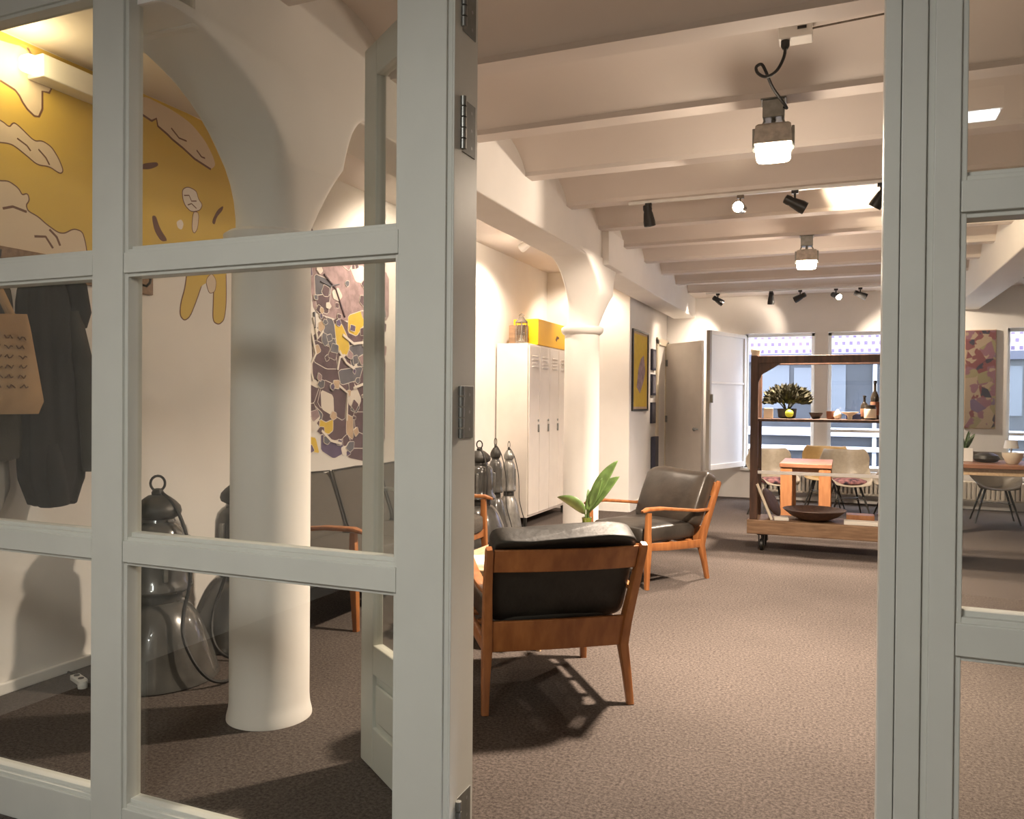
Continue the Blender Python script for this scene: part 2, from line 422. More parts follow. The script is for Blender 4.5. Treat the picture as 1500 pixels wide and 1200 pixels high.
# far wall with three window openings
W1, W2, W3 = (-1.364, -.388), (-.204, .78), (2.02, 3.0)
WZ0, WZ1 = .45, 2.44
mb = MB(); y0, y1 = YF, YF+.28
xs = [XL-.1, W1[0], W1[1], W2[0], W2[1], W3[0], W3[1], XR+.1]
for i in range(0, 8, 2): mb.box(xs[i], xs[i+1], y0, y1, 0, 3.4)
for w in (W1, W2, W3):
    mb.box(w[0], w[1], y0, y1, 0, WZ0); mb.box(w[0], w[1], y0, y1, WZ1, 3.4)
tag(mb.build('wall_far', 'wall', smooth=False), 'white end wall holding the street windows', 'wall', kind='structure')
tag(MB().box(XL-.05, -2.53, 10.08, YF+.05, 0, 3.2).build('wall_pier', 'wall', smooth=False, bevel=.01), 'white wall block behind the lockers carrying the yellow poster', 'wall', kind='structure')
for i, (w, lb) in enumerate(((W1, 'left street window with its sash swung open'), (W2, 'middle street window behind the rolling rack'), (W3, 'right street window beside the floral painting'))):
    t = thing('window_%d' % (i+3), lb, 'window', ((w[0]+w[1])/2, YF+.1, WZ0), 0, None, 'structure')
    h = (w[1]-w[0])/2; H = WZ1-WZ0
    fm = MB()
    f = .045
    fm.box(-h, -h+f, 0, .07, 0, H).box(h-f, h, 0, .07, 0, H).box(-h, h, 0, .07, 0, f).box(-h, h, 0, .07, H-f, H)
    if i:
        fm.box(-h, h, .01, .06, .55, .59)
    fm.build('window_frame', 'white', t, smooth=False, bevel=.004)
    MB().box(-h-.04, h+.04, -.16, .0, -.04, .0).build('window_sill', 'white', t, smooth=False, bevel=.005)
    if i: MB().box(-h+f, h-f, .03, .036, f, H-f).build('pane', 'winglass', t, smooth=False)
# open sash hinged on left jamb of left street window
a, bb = Vector((-1.36, YF+.02)), Vector((-1.735, 11.33))
d = (bb-a); L = d.length; ang = math.atan2(d.y, d.x)
t = thing('window_sash', 'open window sash with glass whitened for reflected daylight swung into the room at the left street window', 'window sash', (a.x, a.y, .47), ang, None, 'structure')
H = 1.95; f = .055
MB().box(.0, f, -.025, .025, 0, H).box(f, L-f, -.025, .025, 0, f+.02).box(f, L-f, -.025, .025, H-f, H).box(f, L-f, -.018, .018, .62*H, .62*H+.03).build('sash_frame', 'white', t, smooth=False, bevel=.004)
MB().box(L-f, L, -.028, .028, 0, H).build('meeting_stile', 'sash', t, smooth=False, bevel=.004)
MB().box(f, L-f, -.004, .004, f+.02, H-f).build('pane', 'sheenglass', t, smooth=False)
MB().cbox((L-.028, .045, 1.0), (.02, .04, .12)).build('handle', 'steel', t, bevel=.004)

# baseboards
tag(MB().box(XL, XL+.025, YP+.2, 10.08, 0, .055).build('baseboard_left', 'white', smooth=False, bevel=.006), 'white skirting board along the left wall', 'baseboard', kind='structure')
tag(MB().box(-2.53, -2.51, 10.08, 11.5, 0, .11).box(XL, -2.53, 10.06, 10.08, 0, .11).build('baseboard_pier', 'white', smooth=False), 'white skirting board round the poster wall', 'baseboard', kind='structure')

# far door leaf and casing
tag(MB().box(-2.54, -2.50, 11.62, 11.72, 0, 2.34).box(-2.54, -2.50, 12.28, YF, 0, 2.34).box(-2.54, -2.50, 11.62, YF, 2.26, 2.36).build('trim_1', 'cream', smooth=False, bevel=.004), 'cream door casing beside the yellow poster', 'trim', kind='structure')
a, bb = Vector((-2.49, 12.26)), Vector((-1.85, 11.60)); d = bb-a; L = d.length
t = thing('door_2', 'plain beige door leaf standing open beside the far windows', 'door', (a.x, a.y, .01), math.atan2(d.y, d.x), None, 'structure')
MB().box(0, L, -.02, .02, 0, 2.29).build('door_panel', 'locker', t, smooth=False, bevel=.004)
for z in (.3, 1.15, 2.0): MB().cbox((.02, -.026, z), (.05, .012, .1)).build('hinge', 'steel', t, bevel=.002)
k = MB().lathe([(.012, 0), (.012, .04), (.026, .05), (.028, .07), (.015, .085)], (L-.08, -.02, 1.02), 16, rx(90)).build('door_knob', 'steel', t)

# ------------------------------------------------------------------ glazed screen
BAR = [(-.20, .045), (.845, .94), (1.805, 1.897), (2.76, 2.86)]
def screen(name, label, stiles, panes, zs=(-.2, 3.12)):
    t = thing(name, label, 'glazed screen', (0, YP, -.1), 0, None, 'structure')
    fm = MB(); o = .1
    for x0, x1 in stiles:
        il = .0008 if x1-x0 < .1 and x0 < .13 else .014
        fm.box(x0+il, x1-(il if x1 < .17 else .014), 0, .074, zs[0]+o, zs[1]+o)
        fm.box(x0, x1, .010, .070, zs[0]+o, zs[1]+o)           # stepped bead
    lo, hi = stiles[0][0], stiles[-1][1]
    for z0, z1 in BAR:
        for x0, x1 in panes:
            z0_ = max(z0, zs[0])
            fm.box(x0-.012, x1+.012, .002, .072, z0_+o+.012, z1+o-.012)
            fm.box(x0-.012, x1+.012, .012, .068, z0_+o, z1+o)
            fm.box(x0-.005, x1+.005, .028, .070, z1+o-.002, z1+o+.012)  # sill bead
    for x0, x1 in panes:
        for z0, z1 in BAR[-1:]:
            fm.box(x0, x1, .01, .072, z1+o-.02, zs[1]+o)
    fm.build('screen_frame', 'frame', t, smooth=False, bevel=.0022)
    for x0, x1 in panes:
        for (a0, a1), (b0, b1) in zip(BAR, BAR[1:]):
            MB().box(x0-.004, x1+.004, .050, .055, a1+o-.005, b0+o+.005).build('pane', 'glass', t, smooth=False)
    return t
sl = screen('window_1', 'grey white glazed timber screen left of the doorway, with large panes', [(XL, -3.52), (-3.52, -3.38), (-2.364, -2.198), (-1.177, -1.0)], [(-3.38, -2.364), (-2.198, -1.177)])
MB().box(-1.012, -.995, .012, .060, 0, 3.0).box(-1.16, -1.001, .06, .175, 0, 3.0).build('door_rebate', 'frame', sl, smooth=False, bevel=.002)
for z in (.20, 1.37, 2.18, 2.52):
    h = MB()
    h.box(-1.006, -.998, .064, .155, z+.1-.075, z+.1+.075)
    o = h.build('hinge_plate', 'hinge', sl, smooth=False, bevel=.001)
    kn = MB()
    for q in range(5): kn.lathe([(.009, .002), (.009, .028)], (-.990, .058, z+.1-.075+q*.03), 14)
    for yy in (.09, .13):
        for zz in (-.05, .0, .05): kn.lathe([(.006, 0), (.005, .0012)], (-.999, yy, z+.1+zz), 10, ry(90))
    kn.build('hinge_knuckle', 'steel', o)
sr = screen('window_2', 'grey white glazed timber screen right of the doorway', [(.078, .112), (.112, .164), (.164, .243), (1.27, 1.43), (2.46, 2.62), (3.6, 3.76), (4.3, 4.4)], [(.243, 1.27), (1.43, 2.46), (2.62, 3.6)])
# lintel above the doorway
tag(MB().box(-1.0, .09, YP+.002, YP+.15, 2.78, 3.12).build('trim_2', 'frame', smooth=False, bevel=.004), 'grey white head piece over the doorway', 'trim', kind='structure')
tag(MB().box(XL, XR, YP+.02, YP+.19, 3.08, 3.5).build('wall_front', 'wall', smooth=False), 'wall strip above the glazed screen', 'wall', kind='structure')
# the open leaf
a, bb = Vector((-1.05, YP+.222)), Vector((-1.71, 2.675)); d = bb-a; L = d.length
t = thing('door_1', 'grey white half glazed door leaf swung open behind the left screen', 'door', (a.x, a.y, .01), math.atan2(d.y, d.x), None, 'structure')
fm = MB(); th = .021; Ht = 2.74
fm.box(0, .12, -th, th, 0, Ht).box(L-.12, L, -th, th, 0, Ht).box(.12, L-.12, -th, th, 0, .16).box(.12, L-.12, -th, th, .36, .47).box(.12, L-.12, -th, th, Ht-.13, Ht)
fm.build('door_frame', 'frame', t, smooth=False, bevel=.004)
fm = MB().box(.12, L-.12, -.008, .008, .15, .37)
for sg in (-1, 1):
    fm.box(.15, L-.15, sg*.016-.006, sg*.016+.006, .19, .33)
fm.build('door_panel', 'frame', t, smooth=False, bevel=.008)
MB().box(.115, L-.115, -.003, .003, .465, Ht-.125).build('pane', 'glass', t, smooth=False)
MB().tube([(L-.06, -.02, 1.05), (L-.06, -.06, 1.05), (L-.08, -.068, 1.05), (L-.18, -.068, 1.05)], .008).build('door_handle', 'steel', t)

# ------------------------------------------------------------------ murals (paint on the left wall)
MY = {
 'yellow': [(2.2, 3.115), (2.566, 3.115), (2.773, 3.115), (3.043, 3.118), (3.383, 3.118), (3.9, 3.118), (4.3, 3.0), (4.5, 2.8), (4.46, 2.486), (4.051, 2.332), (3.601, 2.174), (3.354, 2.112), (3.047, 2.043), (2.776, 2.01), (2.2, 1.95)],
 'cloud_top': [(2.566, 3.068), (2.702, 3.092), (2.829, 2.941), (2.818, 2.916), (2.781, 2.91), (2.781, 2.823), (2.763, 2.78), (2.738, 2.775), (2.702, 2.796), (2.678, 2.821), (2.661, 2.847), (2.64, 2.866), (2.566, 2.884), (2.3, 2.904), (2.3, 3.074)],
 'cloud_mid': [(2.40, 2.69), (2.567, 2.699), (2.613, 2.676), (2.634, 2.708), (2.661, 2.697), (2.738, 2.649), (2.781, 2.665), (2.829, 2.65), (2.867, 2.606), (2.894, 2.552), (2.879, 2.534), (2.819, 2.555), (2.756, 2.545), (2.703, 2.573), (2.634, 2.605), (2.593, 2.605), (2.40, 2.559)],
 'cloud_low': [(2.25, 2.39), (2.471, 2.4), (2.567, 2.413), (2.607, 2.423), (2.655, 2.403), (2.676, 2.372), (2.703, 2.388), (2.711, 2.36), (2.693, 2.333), (2.704, 2.303), (2.757, 2.288), (2.805, 2.258), (2.868, 2.23), (2.907, 2.234), (2.957, 2.268), (3.005, 2.264), (3.022, 2.217), (3.038, 2.135), (2.776, 2.064), (2.25, 2.0)],
 'cloud_right': [(3.383, 3.0), (3.456, 2.985), (3.49, 3.01), (3.50, 2.97), (3.571, 2.945), (3.607, 2.927), (3.691, 2.90), (3.784, 2.862), (3.869, 2.845), (3.92, 2.835), (3.96, 2.87), (3.939, 2.92), (3.869, 3.0), (3.75, 3.07), (3.596, 3.1), (3.373, 3.11)],
 'pop': [(3.688, 2.651), (3.731, 2.678), (3.797, 2.67), (3.814, 2.624), (3.848, 2.598), (3.826, 2.56), (3.759, 2.537), (3.715, 2.56), (3.693, 2.595)],
 'popstick': [(3.775, 2.54), (3.82, 2.542), (3.809, 2.444), (3.782, 2.409), (3.765, 2.435)],
 'leg1': [(3.738, 2.245), (3.873, 2.24), (3.873, 2.174), (3.801, 2.005), (3.751, 1.904), (3.708, 1.875), (3.676, 1.901), (3.681, 1.971), (3.718, 2.077)],
 'leg2': [(3.955, 2.187), (3.96, 2.27), (4.05, 2.30), (4.059, 2.036), (4.041, 1.912), (3.993, 1.877), (3.945, 1.894), (3.95, 2.023)],
 'legbody': [(3.738, 2.245), (4.051, 2.319), (4.07, 2.195), (3.979, 2.156), (3.874, 2.12), (3.806, 2.068), (3.739, 2.121)],
 'dot': [(3.641, 2.45), (3.678, 2.474), (3.699, 2.45), (3.684, 2.41), (3.652, 2.416)],
}
MS = {
 'stroke1': [(3.458, 2.447), (3.488, 2.453), (3.518, 2.385), (3.579, 2.326), (3.528, 2.312), (3.478, 2.365)],
 'stroke2': [(3.929, 2.511), (3.976, 2.594), (4.03, 2.636), (4.024, 2.604), (3.971, 2.549), (3.953, 2.494)],
 'stroke3': [(3.385, 2.722), (3.496, 2.764), (3.506, 2.744), (3.447, 2.708), (3.385, 2.691)],
}
class Paint:
    """thin layers of paint on the wall plane, later layers lie a hair proud of earlier ones"""
    def __init__(s, soft=.2, times=2): s.mb = MB(); s.k = 1; s.soft = soft; s.times = times
    def poly(s, pts, mi, out=0):
        w_ = s.soft
        for _ in range(s.times):
            q = []
            for i in range(len(pts)):
                (a, b), (c, d) = pts[i], pts[(i+1) % len(pts)]
                q += [(a*(1-w_)+c*w_, b*(1-w_)+d*w_), (a*w_+c*(1-w_), b*w_+d*(1-w_))]
            pts = q
        if out: s.line(pts + [pts[0]], out, s.outi)
        s.k += 1; s.mb.mi = mi
        x0, x1 = XL-.002, XL+.0006+.00004*s.k
        s.mb.prism(pts, lambda q: (x0, q[0], q[1]), lambda q: (x1, q[0], q[1]))
    def line(s, pts, w, mi):
        s.k += 1; s.mb.mi = mi
        x0, x1 = XL-.002, XL+.0006+.00004*s.k
        n = len(pts); closed = pts[0] == pts[-1]
        if closed: pts = pts[:-1]; n -= 1
        P = [Vector(p) for p in pts]; A, B = [], []
        for i in range(n):
            if closed: d = P[(i+1) % n]-P[i-1]
            else: d = P[min(i+1, n-1)]-P[max(i-1, 0)]
            d.normalize(); nn = Vector((-d.y, d.x))*w/2
            A.append(P[i]+nn); B.append(P[i]-nn)
        rs = []
        for i in range(n): rs.append([(x0, A[i].x, A[i].y), (x1, A[i].x, A[i].y), (x1, B[i].x, B[i].y), (x0, B[i].x, B[i].y)])
        if closed: rs.append(rs[0])
        s.mb.rings(rs, cap=not closed)
p = Paint(); p.outi = 2
p.poly(MY['yellow'], 0)
p.poly(MY['cloud_top'], 1); p.line(MY['cloud_top'][1:13], .011, 2)
p.poly(MY['cloud_mid'], 1, .013)
p.poly(MY['cloud_low'], 1, .013)
p.line([(2.82, 2.24), (2.86, 2.21), (2.88, 2.17)], .012, 2); p.line([(2.74, 2.19), (2.80, 2.20), (2.84, 2.15)], .012, 2)
p.line([(2.58, 2.29), (2.63, 2.31), (2.70, 2.30)], .012, 2)
p.line([(2.65, 2.64), (2.70, 2.62), (2.72, 2.60)], .008, 2); p.line([(2.76, 2.62), (2.80, 2.59), (2.82, 2.56)], .008, 2)
p.poly(MY['cloud_right'], 1); p.line(MY['cloud_right'][:10], .013, 2)
p.line([(3.60, 2.99), (3.66, 2.95), (3.72, 2.95)], .010, 2); p.line([(3.80, 2.92), (3.84, 2.89), (3.87, 2.89)], .010, 2)
p.poly(MY['leg1'], 0, .014); p.poly(MY['leg2'], 0, .014); p.poly(MY['legbody'], 0)
p.poly([(3.88, 2.14), (3.93, 2.19), (3.97, 2.15), (3.96, 2.08), (3.91, 2.06)], 1, .008)
p.poly(MY['pop'], 3, .010); p.line([(3.70, 2.62), (3.74, 2.63), (3.76, 2.60), (3.80, 2.61)], .007, 2); p.line([(3.73, 2.57), (3.76, 2.585), (3.80, 2.565)], .007, 2)
p.poly(MY['popstick'], 1, .008); p.poly(MY['dot'], 3)
for k in MS: p.poly(MS[k], 2)
tag(p.mb.build('wall_mural', ['m_yellow', 'm_cloud', 'm_brown', 'm_white'], smooth=False), 'yellow painted mural with outlined cream clouds high on the left wall', 'mural')

TM = [
 ('mauve1', 2, [(4.90, 2.42), (5.15, 2.55), (5.637, 2.58), (6.05, 2.5), (6.05, 2.1), (5.655, 2.05), (5.306, 2.03), (4.98, 2.06)]),
 ('grey1', 1, [(4.987, 2.345), (5.207, 2.321), (5.184, 2.206), (5.0, 2.183)]), ('plum4', 0, [(5.0, 2.183), (5.184, 2.22), (5.162, 2.064), (5.023, 2.077)]),
 ('dark1', 0, [(4.847, 2.098), (4.934, 2.108), (4.935, 2.027), (4.848, 2.031)]), ('dark2', 0, [(4.80, 1.925), (4.947, 1.933), (4.938, 1.636), (4.80, 1.632)]),
 ('base', 0, [(4.95, 1.92), (5.3, 2.05), (5.75, 1.95), (6.0, 1.8), (6.0, 1.0), (5.7, .95), (5.3, 1.0), (5.0, 1.25)]),
 ('slate1', 1, [(5.069, 2.041), (5.222, 2.028), (5.271, 1.905), (5.188, 1.814), (5.071, 1.889)]), ('slate2', 1, [(5.434, 1.831), (5.658, 1.876), (5.90, 1.80), (5.80, 1.70), (5.487, 1.673)]),
 ('slate3', 1, [(5.298, 1.636), (5.646, 1.68), (5.594, 1.574), (5.337, 1.523)]), ('plum1', 0, [(4.981, 1.855), (5.26, 1.791), (5.286, 1.65), (5.143, 1.644), (4.982, 1.692)]),
 ('plum2', 0, [(5.097, 1.559), (5.412, 1.481), (5.39, 1.235), (5.03, 1.366)]), ('plum3', 0, [(4.80, 1.566), (5.052, 1.503), (4.985, 1.379), (4.80, 1.366)]),
 ('slate4', 1, [(4.963, 1.379), (5.099, 1.296), (5.077, 1.241), (4.964, 1.284)]), ('ind', 3, [(5.078, 1.144), (5.243, 1.082), (5.468, 1.102), (5.443, 1.001), (5.245, 0.947), (5.079, 1.02)]),
 ('plum5', 0, [(5.517, 1.306), (5.664, 1.305), (5.9, 1.2), (5.666, 1.125), (5.545, 1.158)]), ('plum6', 0, [(5.417, 1.017), (5.681, 1.003), (5.682, 0.898), (5.444, 0.942)]),
 ('yel1', 4, [(5.246, 1.988), (5.29, 2.01), (5.344, 1.997), (5.433, 1.889), (5.45, 1.82), (5.409, 1.764), (5.33, 1.765), (5.285, 1.792)]),
 ('yel2', 4, [(5.431, 2.078), (5.655, 2.145), (5.78, 2.10), (5.656, 2.026), (5.55, 1.927), (5.433, 1.947)]), ('yel3', 4, [(5.065, 1.255), (5.14, 1.23), (5.23, 1.252), (5.23, 1.168), (5.171, 1.141), (5.055, 1.18)]),
 ('yel4', 4, [(4.845, 1.152), (4.93, 1.13), (5.01, 1.119), (5.056, 1.001), (4.95, 1.02), (4.857, 1.059)]),
 ('white1', 5, [(4.852, 1.572), (4.906, 1.581), (5.051, 1.531), (5.029, 1.496), (4.874, 1.546)]), ('white2', 5, [(5.075, 1.476), (5.228, 1.436), (5.241, 1.281), (5.087, 1.338)]),
 ('white3', 5, [(5.45, 1.526), (5.528, 1.535), (5.622, 1.41), (5.557, 1.313), (5.439, 1.38)]), ('wht4', 5, [(5.453, 2.473), (5.65, 2.504), (5.652, 2.37), (5.532, 2.368)]), ('cream1', 6, [(5.414, 1.293), (5.505, 1.262), (5.507, 1.086), (5.416, 1.133)]),
]
p = Paint(.10, 1); p.outi = 5
for nme, mi, pts in TM:
    p.poly(pts, mi, 0 if nme in ('mauve1', 'base') else .012)
rr = random.Random(4)
def blob(cy, cz, r, mi, out=.008):
    n = rr.choice([4, 5, 4]); a0 = rr.random()*6; r *= 1.15
    p.poly([(cy+r*(.7+.5*rr.random())*math.cos(a0+2*PI*i/n)*1.25, cz+r*(.7+.5*rr.random())*math.sin(a0+2*PI*i/n)) for i in range(n)], mi, out)
for i in range(95):
    y = rr.uniform(4.88, 6.0); z = rr.uniform(.93, 2.55)
    if z < .95+.15*(abs(y-5.4)): continue
    blob(y, z, rr.uniform(.015, .05), rr.choice([0, 1, 2, 3, 5, 0, 6, 1, 0, 1]))
for pts in ([(4.95, 1.9), (5.0, 1.75), (4.93, 1.65), (4.97, 1.55)], [(5.30, 1.79), (5.40, 1.70), (5.50, 1.66), (5.55, 1.69)], [(5.28, 1.64), (5.31, 1.74), (5.38, 1.76)], [(5.30, 1.52), (5.42, 1.46), (5.41, 1.24)],
            [(5.08, 1.17), (5.20, 1.09), (5.34, 1.06)], [(5.5, 1.5), (5.7, 1.55), (5.8, 1.45)], [(4.97, 2.02), (5.02, 1.86), (5.09, 1.93)], [(5.35, 1.92), (5.5, 1.86), (5.65, 1.88)]):
    p.line(pts, .02, 5)
p.line([(5.10, 2.36), (5.25, 2.27), (5.33, 2.14), (5.38, 2.06)], .01, 0); p.line([(5.06, 2.30), (5.18, 2.28), (5.30, 2.31)], .008, 1)
p.line([(4.86, 2.70), (4.93, 2.67), (4.98, 2.61), (4.97, 2.58)], .022, 0)
p.line([(4.98, 2.06), (4.99, 1.94)], .012, 1)
tag(p.mb.build('wall_mural', ['m_plum', 'm_slate', 'm_mauve', 'm_indigo', 'm_yellow2', 'm_white', 'm_sand'], smooth=False), 'dense plum, slate and yellow graffiti style mural above the grey sofa', 'mural')

# ------------------------------------------------------------------ armchairs
def make_armchair(label, loc, rz, back='leathertop'):
    t = thing('armchair', label, 'armchair', loc, rz)
    for s in (-1, 1):
        x = s*.315
        MB().beam([(x+s*.015, -.355, 0), (x+s*.008, -.325, .14), (x-s*.002, -.295, .27), (x+s*.004, -.33, .40), (x+s*.016, -.40, .58), (x+s*.024, -.475, .755), (x+s*.025, -.482, .77)],
                  [(.030, .034), (.036, .042), (.042, .062), (.040, .060), (.036, .050), (.032, .040), (.026, .030)]).build('rear_leg', 'teak', t)
        MB().beam([(x+s*.012, .345, 0), (x+s*.006, .335, .16), (x, .325, .30), (x, .325, .42), (x+s*.004, .322, .575)],
                  [(.030, .032), (.038, .042), (.044, .054), (.040, .046), (.034, .040)]).build('front_leg', 'teak', t)
        MB().beam([(x, .32, .315), (x, .1, .30), (x, -.15, .29), (x, -.31, .285)], [(.026, .055), (.026, .062), (.026, .062), (.026, .06)]).build('side_rail', 'teak', t)
        MB().beam([(x-s*.004, .385, .585), (x, .33, .60), (x+s*.008, .18, .598), (x+s*.012, -.02, .575), (x+s*.010, -.22, .552), (x+s*.010, -.385, .55)],
                  [(.03, .016), (.058, .026), (.066, .026), (.056, .024), (.044, .024), (.034, .024)], rnd=.7).build('armrest', 'teak', t)
    MB().box(-.305, .305, .31, .34, .27, .335).build('front_rail', 'teak', t, bevel=.006)
    def slat(z0, z1, y0, y1, bow):
        rs = []
        n = 14
        for i in range(n+1):
            u = -1+2*i/n; x = u*.318; b = bow*(1-u*u)
            rs.append([(x, y0-.011-b, z0), (x, y1-.011-b, z1), (x, y1+.011-b, z1), (x, y0+.011-b, z0)])
        return MB().rings(rs)
    slat(.655, .762, -.43, -.476, .03).build('back_slat', 'teak', t, bevel=.005)
    slat(.265, .415, -.298, -.338, .012).build('back_slat', 'teak', t, bevel=.005)
    for k in range(3): MB().cbox((0, -.18+.2*k, .318), (.6, .045, .016)).build('seat_slat', 'teak', t, bevel=.003)
    sc = MB().pillow((0, .025, .395), (.585, .66, .135), .28, puff=.012, wob=.004).build('seat_cushion', 'leather', t, angle=80)
    T = Matrix.Translation((0, -.325, .635)) @ rx(24.5)
    mb = MB(); mb.pillow((0, 0, 0), (.635, .14, .48), .22, None, 18)
    for v in mb.bm.verts:
        q = v.co
        f = (1-(q.x/.31)**2)*(1-(q.z/.25)**2); f = max(0, f)
        if q.y > 0: q.y += .03*f + .010*f*math.sin(9*math.hypot(q.x+.05, q.z-.02)*4)
        if q.z > .14: q.y += -.05*((q.z-.14)/.1)**1.5*1.0; q.z += .012*math.sin(q.x*11)
        v.co = T @ q
    mb.build('back_cushion', back, t, angle=80)
    return t
def yaw_to(dx, dy): return math.atan2(dy, dx) - PI/2
ch = make_armchair('teak armchair with black leather cushions seen from behind near the doorway', (-1.385, 3.745, 0), yaw_to(-.575, .818), 'blackleather')
ch.scale = (1.04, 1, 1)
c2 = make_armchair('orange lit teak armchair with brown black leather cushions facing left by the rack', (-1.455, 6.395, 0), yaw_to(-.498, -.867))

# ------------------------------------------------------------------ sofa (teak frame, grey cushions)
t = thing('sofa', 'grey upholstered teak sofa against the mural wall', 'sofa', (-3.06, 5.09, 0), -PI/2)
HL = .955
for s in (-1, 1):
    x = s*HL
    MB().beam([(x, -.33, 0), (x, -.30, .2), (x, -.285, .34), (x, -.33, .5), (x, -.42, .78)], [(.032, .034), (.04, .045), (.042, .06), (.04, .055), (.03, .036)]).build('rear_leg', 'teak', t)
    MB().beam([(x, .345, 0), (x, .335, .2), (x, .325, .34), (x, .322, .60)], [(.034, .034), (.042, .044), (.046, .054), (.038, .04)]).build('front_leg', 'teak', t)
    MB().beam([(x, .32, .33), (x, 0, .315), (x, -.3, .305)], [(.028, .06), (.028, .064), (.028, .06)]).build('side_rail', 'teak', t)
    MB().beam([(x, .40, .60), (x, .33, .618), (x, .12, .615), (x, -.15, .585), (x, -.37, .57)], [(.03, .018), (.06, .028), (.066, .028), (.05, .026), (.036, .024)], rnd=.7).build('armrest', 'teak', t)
MB().box(-HL, HL, .31, .338, .285, .35).build('front_rail', 'teak', t, bevel=.006)
MB().box(-HL, HL, -.455, -.43, .68, .77).build('back_slat', 'teak', t, bevel=.006)
MB().box(-HL, HL, -.315, -.29, .29, .40).build('back_slat', 'teak', t, bevel=.006)
for k in (-1, 0, 1):
    x = k*.622
    MB().pillow((x, .03, .405), (.615, .68, .15), .3, puff=.014, wob=.003).build('seat_cushion', 'greyfab', t, angle=80)
    T = Matrix.Translation((x, -.29, .665)) @ rx(20)
    mb = MB().pillow((0, 0, 0), (.612, .15, .48), .3, None, 16)
    for v in mb.bm.verts:
        q = v.co; f = max(0, (1-(q.x/.31)**2)*(1-(q.z/.25)**2))
        q.y += .028*f*(1 if q.y > 0 else -1); v.co = T @ q
    bc = mb.build('back_cushion', 'greyfab', t, angle=80)
    w, hh = .295, .225
    loop = [T @ Vector((a_, .075, b_)) for a_, b_ in [(-w, -hh), (-w, 0), (-w, hh), (0, hh+.008), (w, hh), (w, 0), (w, -hh)]]
    MB().tube(loop, .006, 6).build('piping', 'seam', bc)

# ------------------------------------------------------------------ coffee table and what stands on it
t = thing('coffee_table', 'pale wooden coffee table between sofa and armchairs', 'coffee table', (-1.86, 4.86, 0))
MB().box(-.34, .34, -.70, .70, .405, .44).build('table_top', 'palewood', t, bevel=.006)
MB().box(-.29, .29, -.64, .64, .35, .405).build('apron', 'palewood', t, bevel=.003)
for x in (-.28, .28):
    for y in (-.62, .62):
        MB().beam([(x*1.04, y*1.02, 0), (x, y, .36)], [(.026, .026), (.044, .044)]).build('leg', 'palewood', t)
def paper_thing(name, label, cat, loc, rz, size, pages, cover='paper'):
    o = thing(name, label, cat, loc, rz)
    mb = MB()
    n = 8; rs = []
    for i in range(n+1):
        u = -1+2*i/n; z = .004+.012*(1-abs(u))**2+.01*math.sin(u*3)**2
        rs.append([(u*size[0]/2, -size[1]/2, .001), (u*size[0]/2, size[1]/2, .001), (u*size[0]/2, size[1]/2, z), (u*size[0]/2, -size[1]/2, z)])
    mb.rings(rs).build('pages', cover, o, angle=60)
    return o
paper_thing('magazine', 'open pale magazine on the near end of the coffee table', 'magazine', (-1.99, 4.36, .441), .5, (.42, .29), 8)
t = thing('potted_plant', 'young plant with broad green leaves in green glass vase behind the near armchair', 'plant', (-1.60, 5.23, .441))
MB().lathe([(.035, 0), (.045, .01), (.042, .09), (.030, .15), (.034, .18), (.029, .18), (.025, .15), (.036, .09), (.03, .02)], n=24).build('vase', 'greenglass', t)
def leaf(base, tip, w, droop, roll=1.0):
    base, tip = Vector(base), Vector(tip); d = tip-base; L = d.length
    sd = d.cross(Vector((0, 0, 1))).normalized()
    if roll: sd = (Matrix.Rotation(roll, 3, d.normalized()) @ sd)
    up = sd.cross(d.normalized())
    rs = []; n = 14
    for i in range(n+1):
        u = i/n; c = base + d*u + Vector((0, 0, -droop*(u*u)*L + droop*u*L*.6))
        wd = w*(math.sin(PI*min(1, u**.75))**.8)+.0015
        rs.append([c - sd*wd + up*wd*.35, c - sd*wd*.5 + up*wd*.12, c, c + sd*wd*.5 + up*wd*.12, c + sd*wd + up*wd*.35])
    mb = MB(); mb.rings(rs, cap=False, closed=False)
    return mb
LV = [((-.01, 0, .20), (-.20, -.04, .345), .050, .35), ((0, 0, .22), (.10, .02, .44), .040, -.1), ((.01, .0, .22), (.22, .02, .50), .055, .25), ((.02, 0, .24), (.20, .05, .62), .045, .30), ((0, .02, .2), (-.04, .16, .38), .04, .3)]
for b_, tp_, w_, dr in LV:
    lf = leaf(b_, tp_, w_, dr).build('leaf', 'leaf', t, angle=80, solid=.0015)
MB().tube([(0, 0, .03), (.0, 0, .14), (-.01, 0, .2)], .006).tube([(0.005, 0, .03), (.01, .0, .14), (.015, 0, .24)], .006).tube([(0.0, .01, .03), (.0, .01, .14), (0, 0, .22)], .005).build('stem', 'leaf', t)

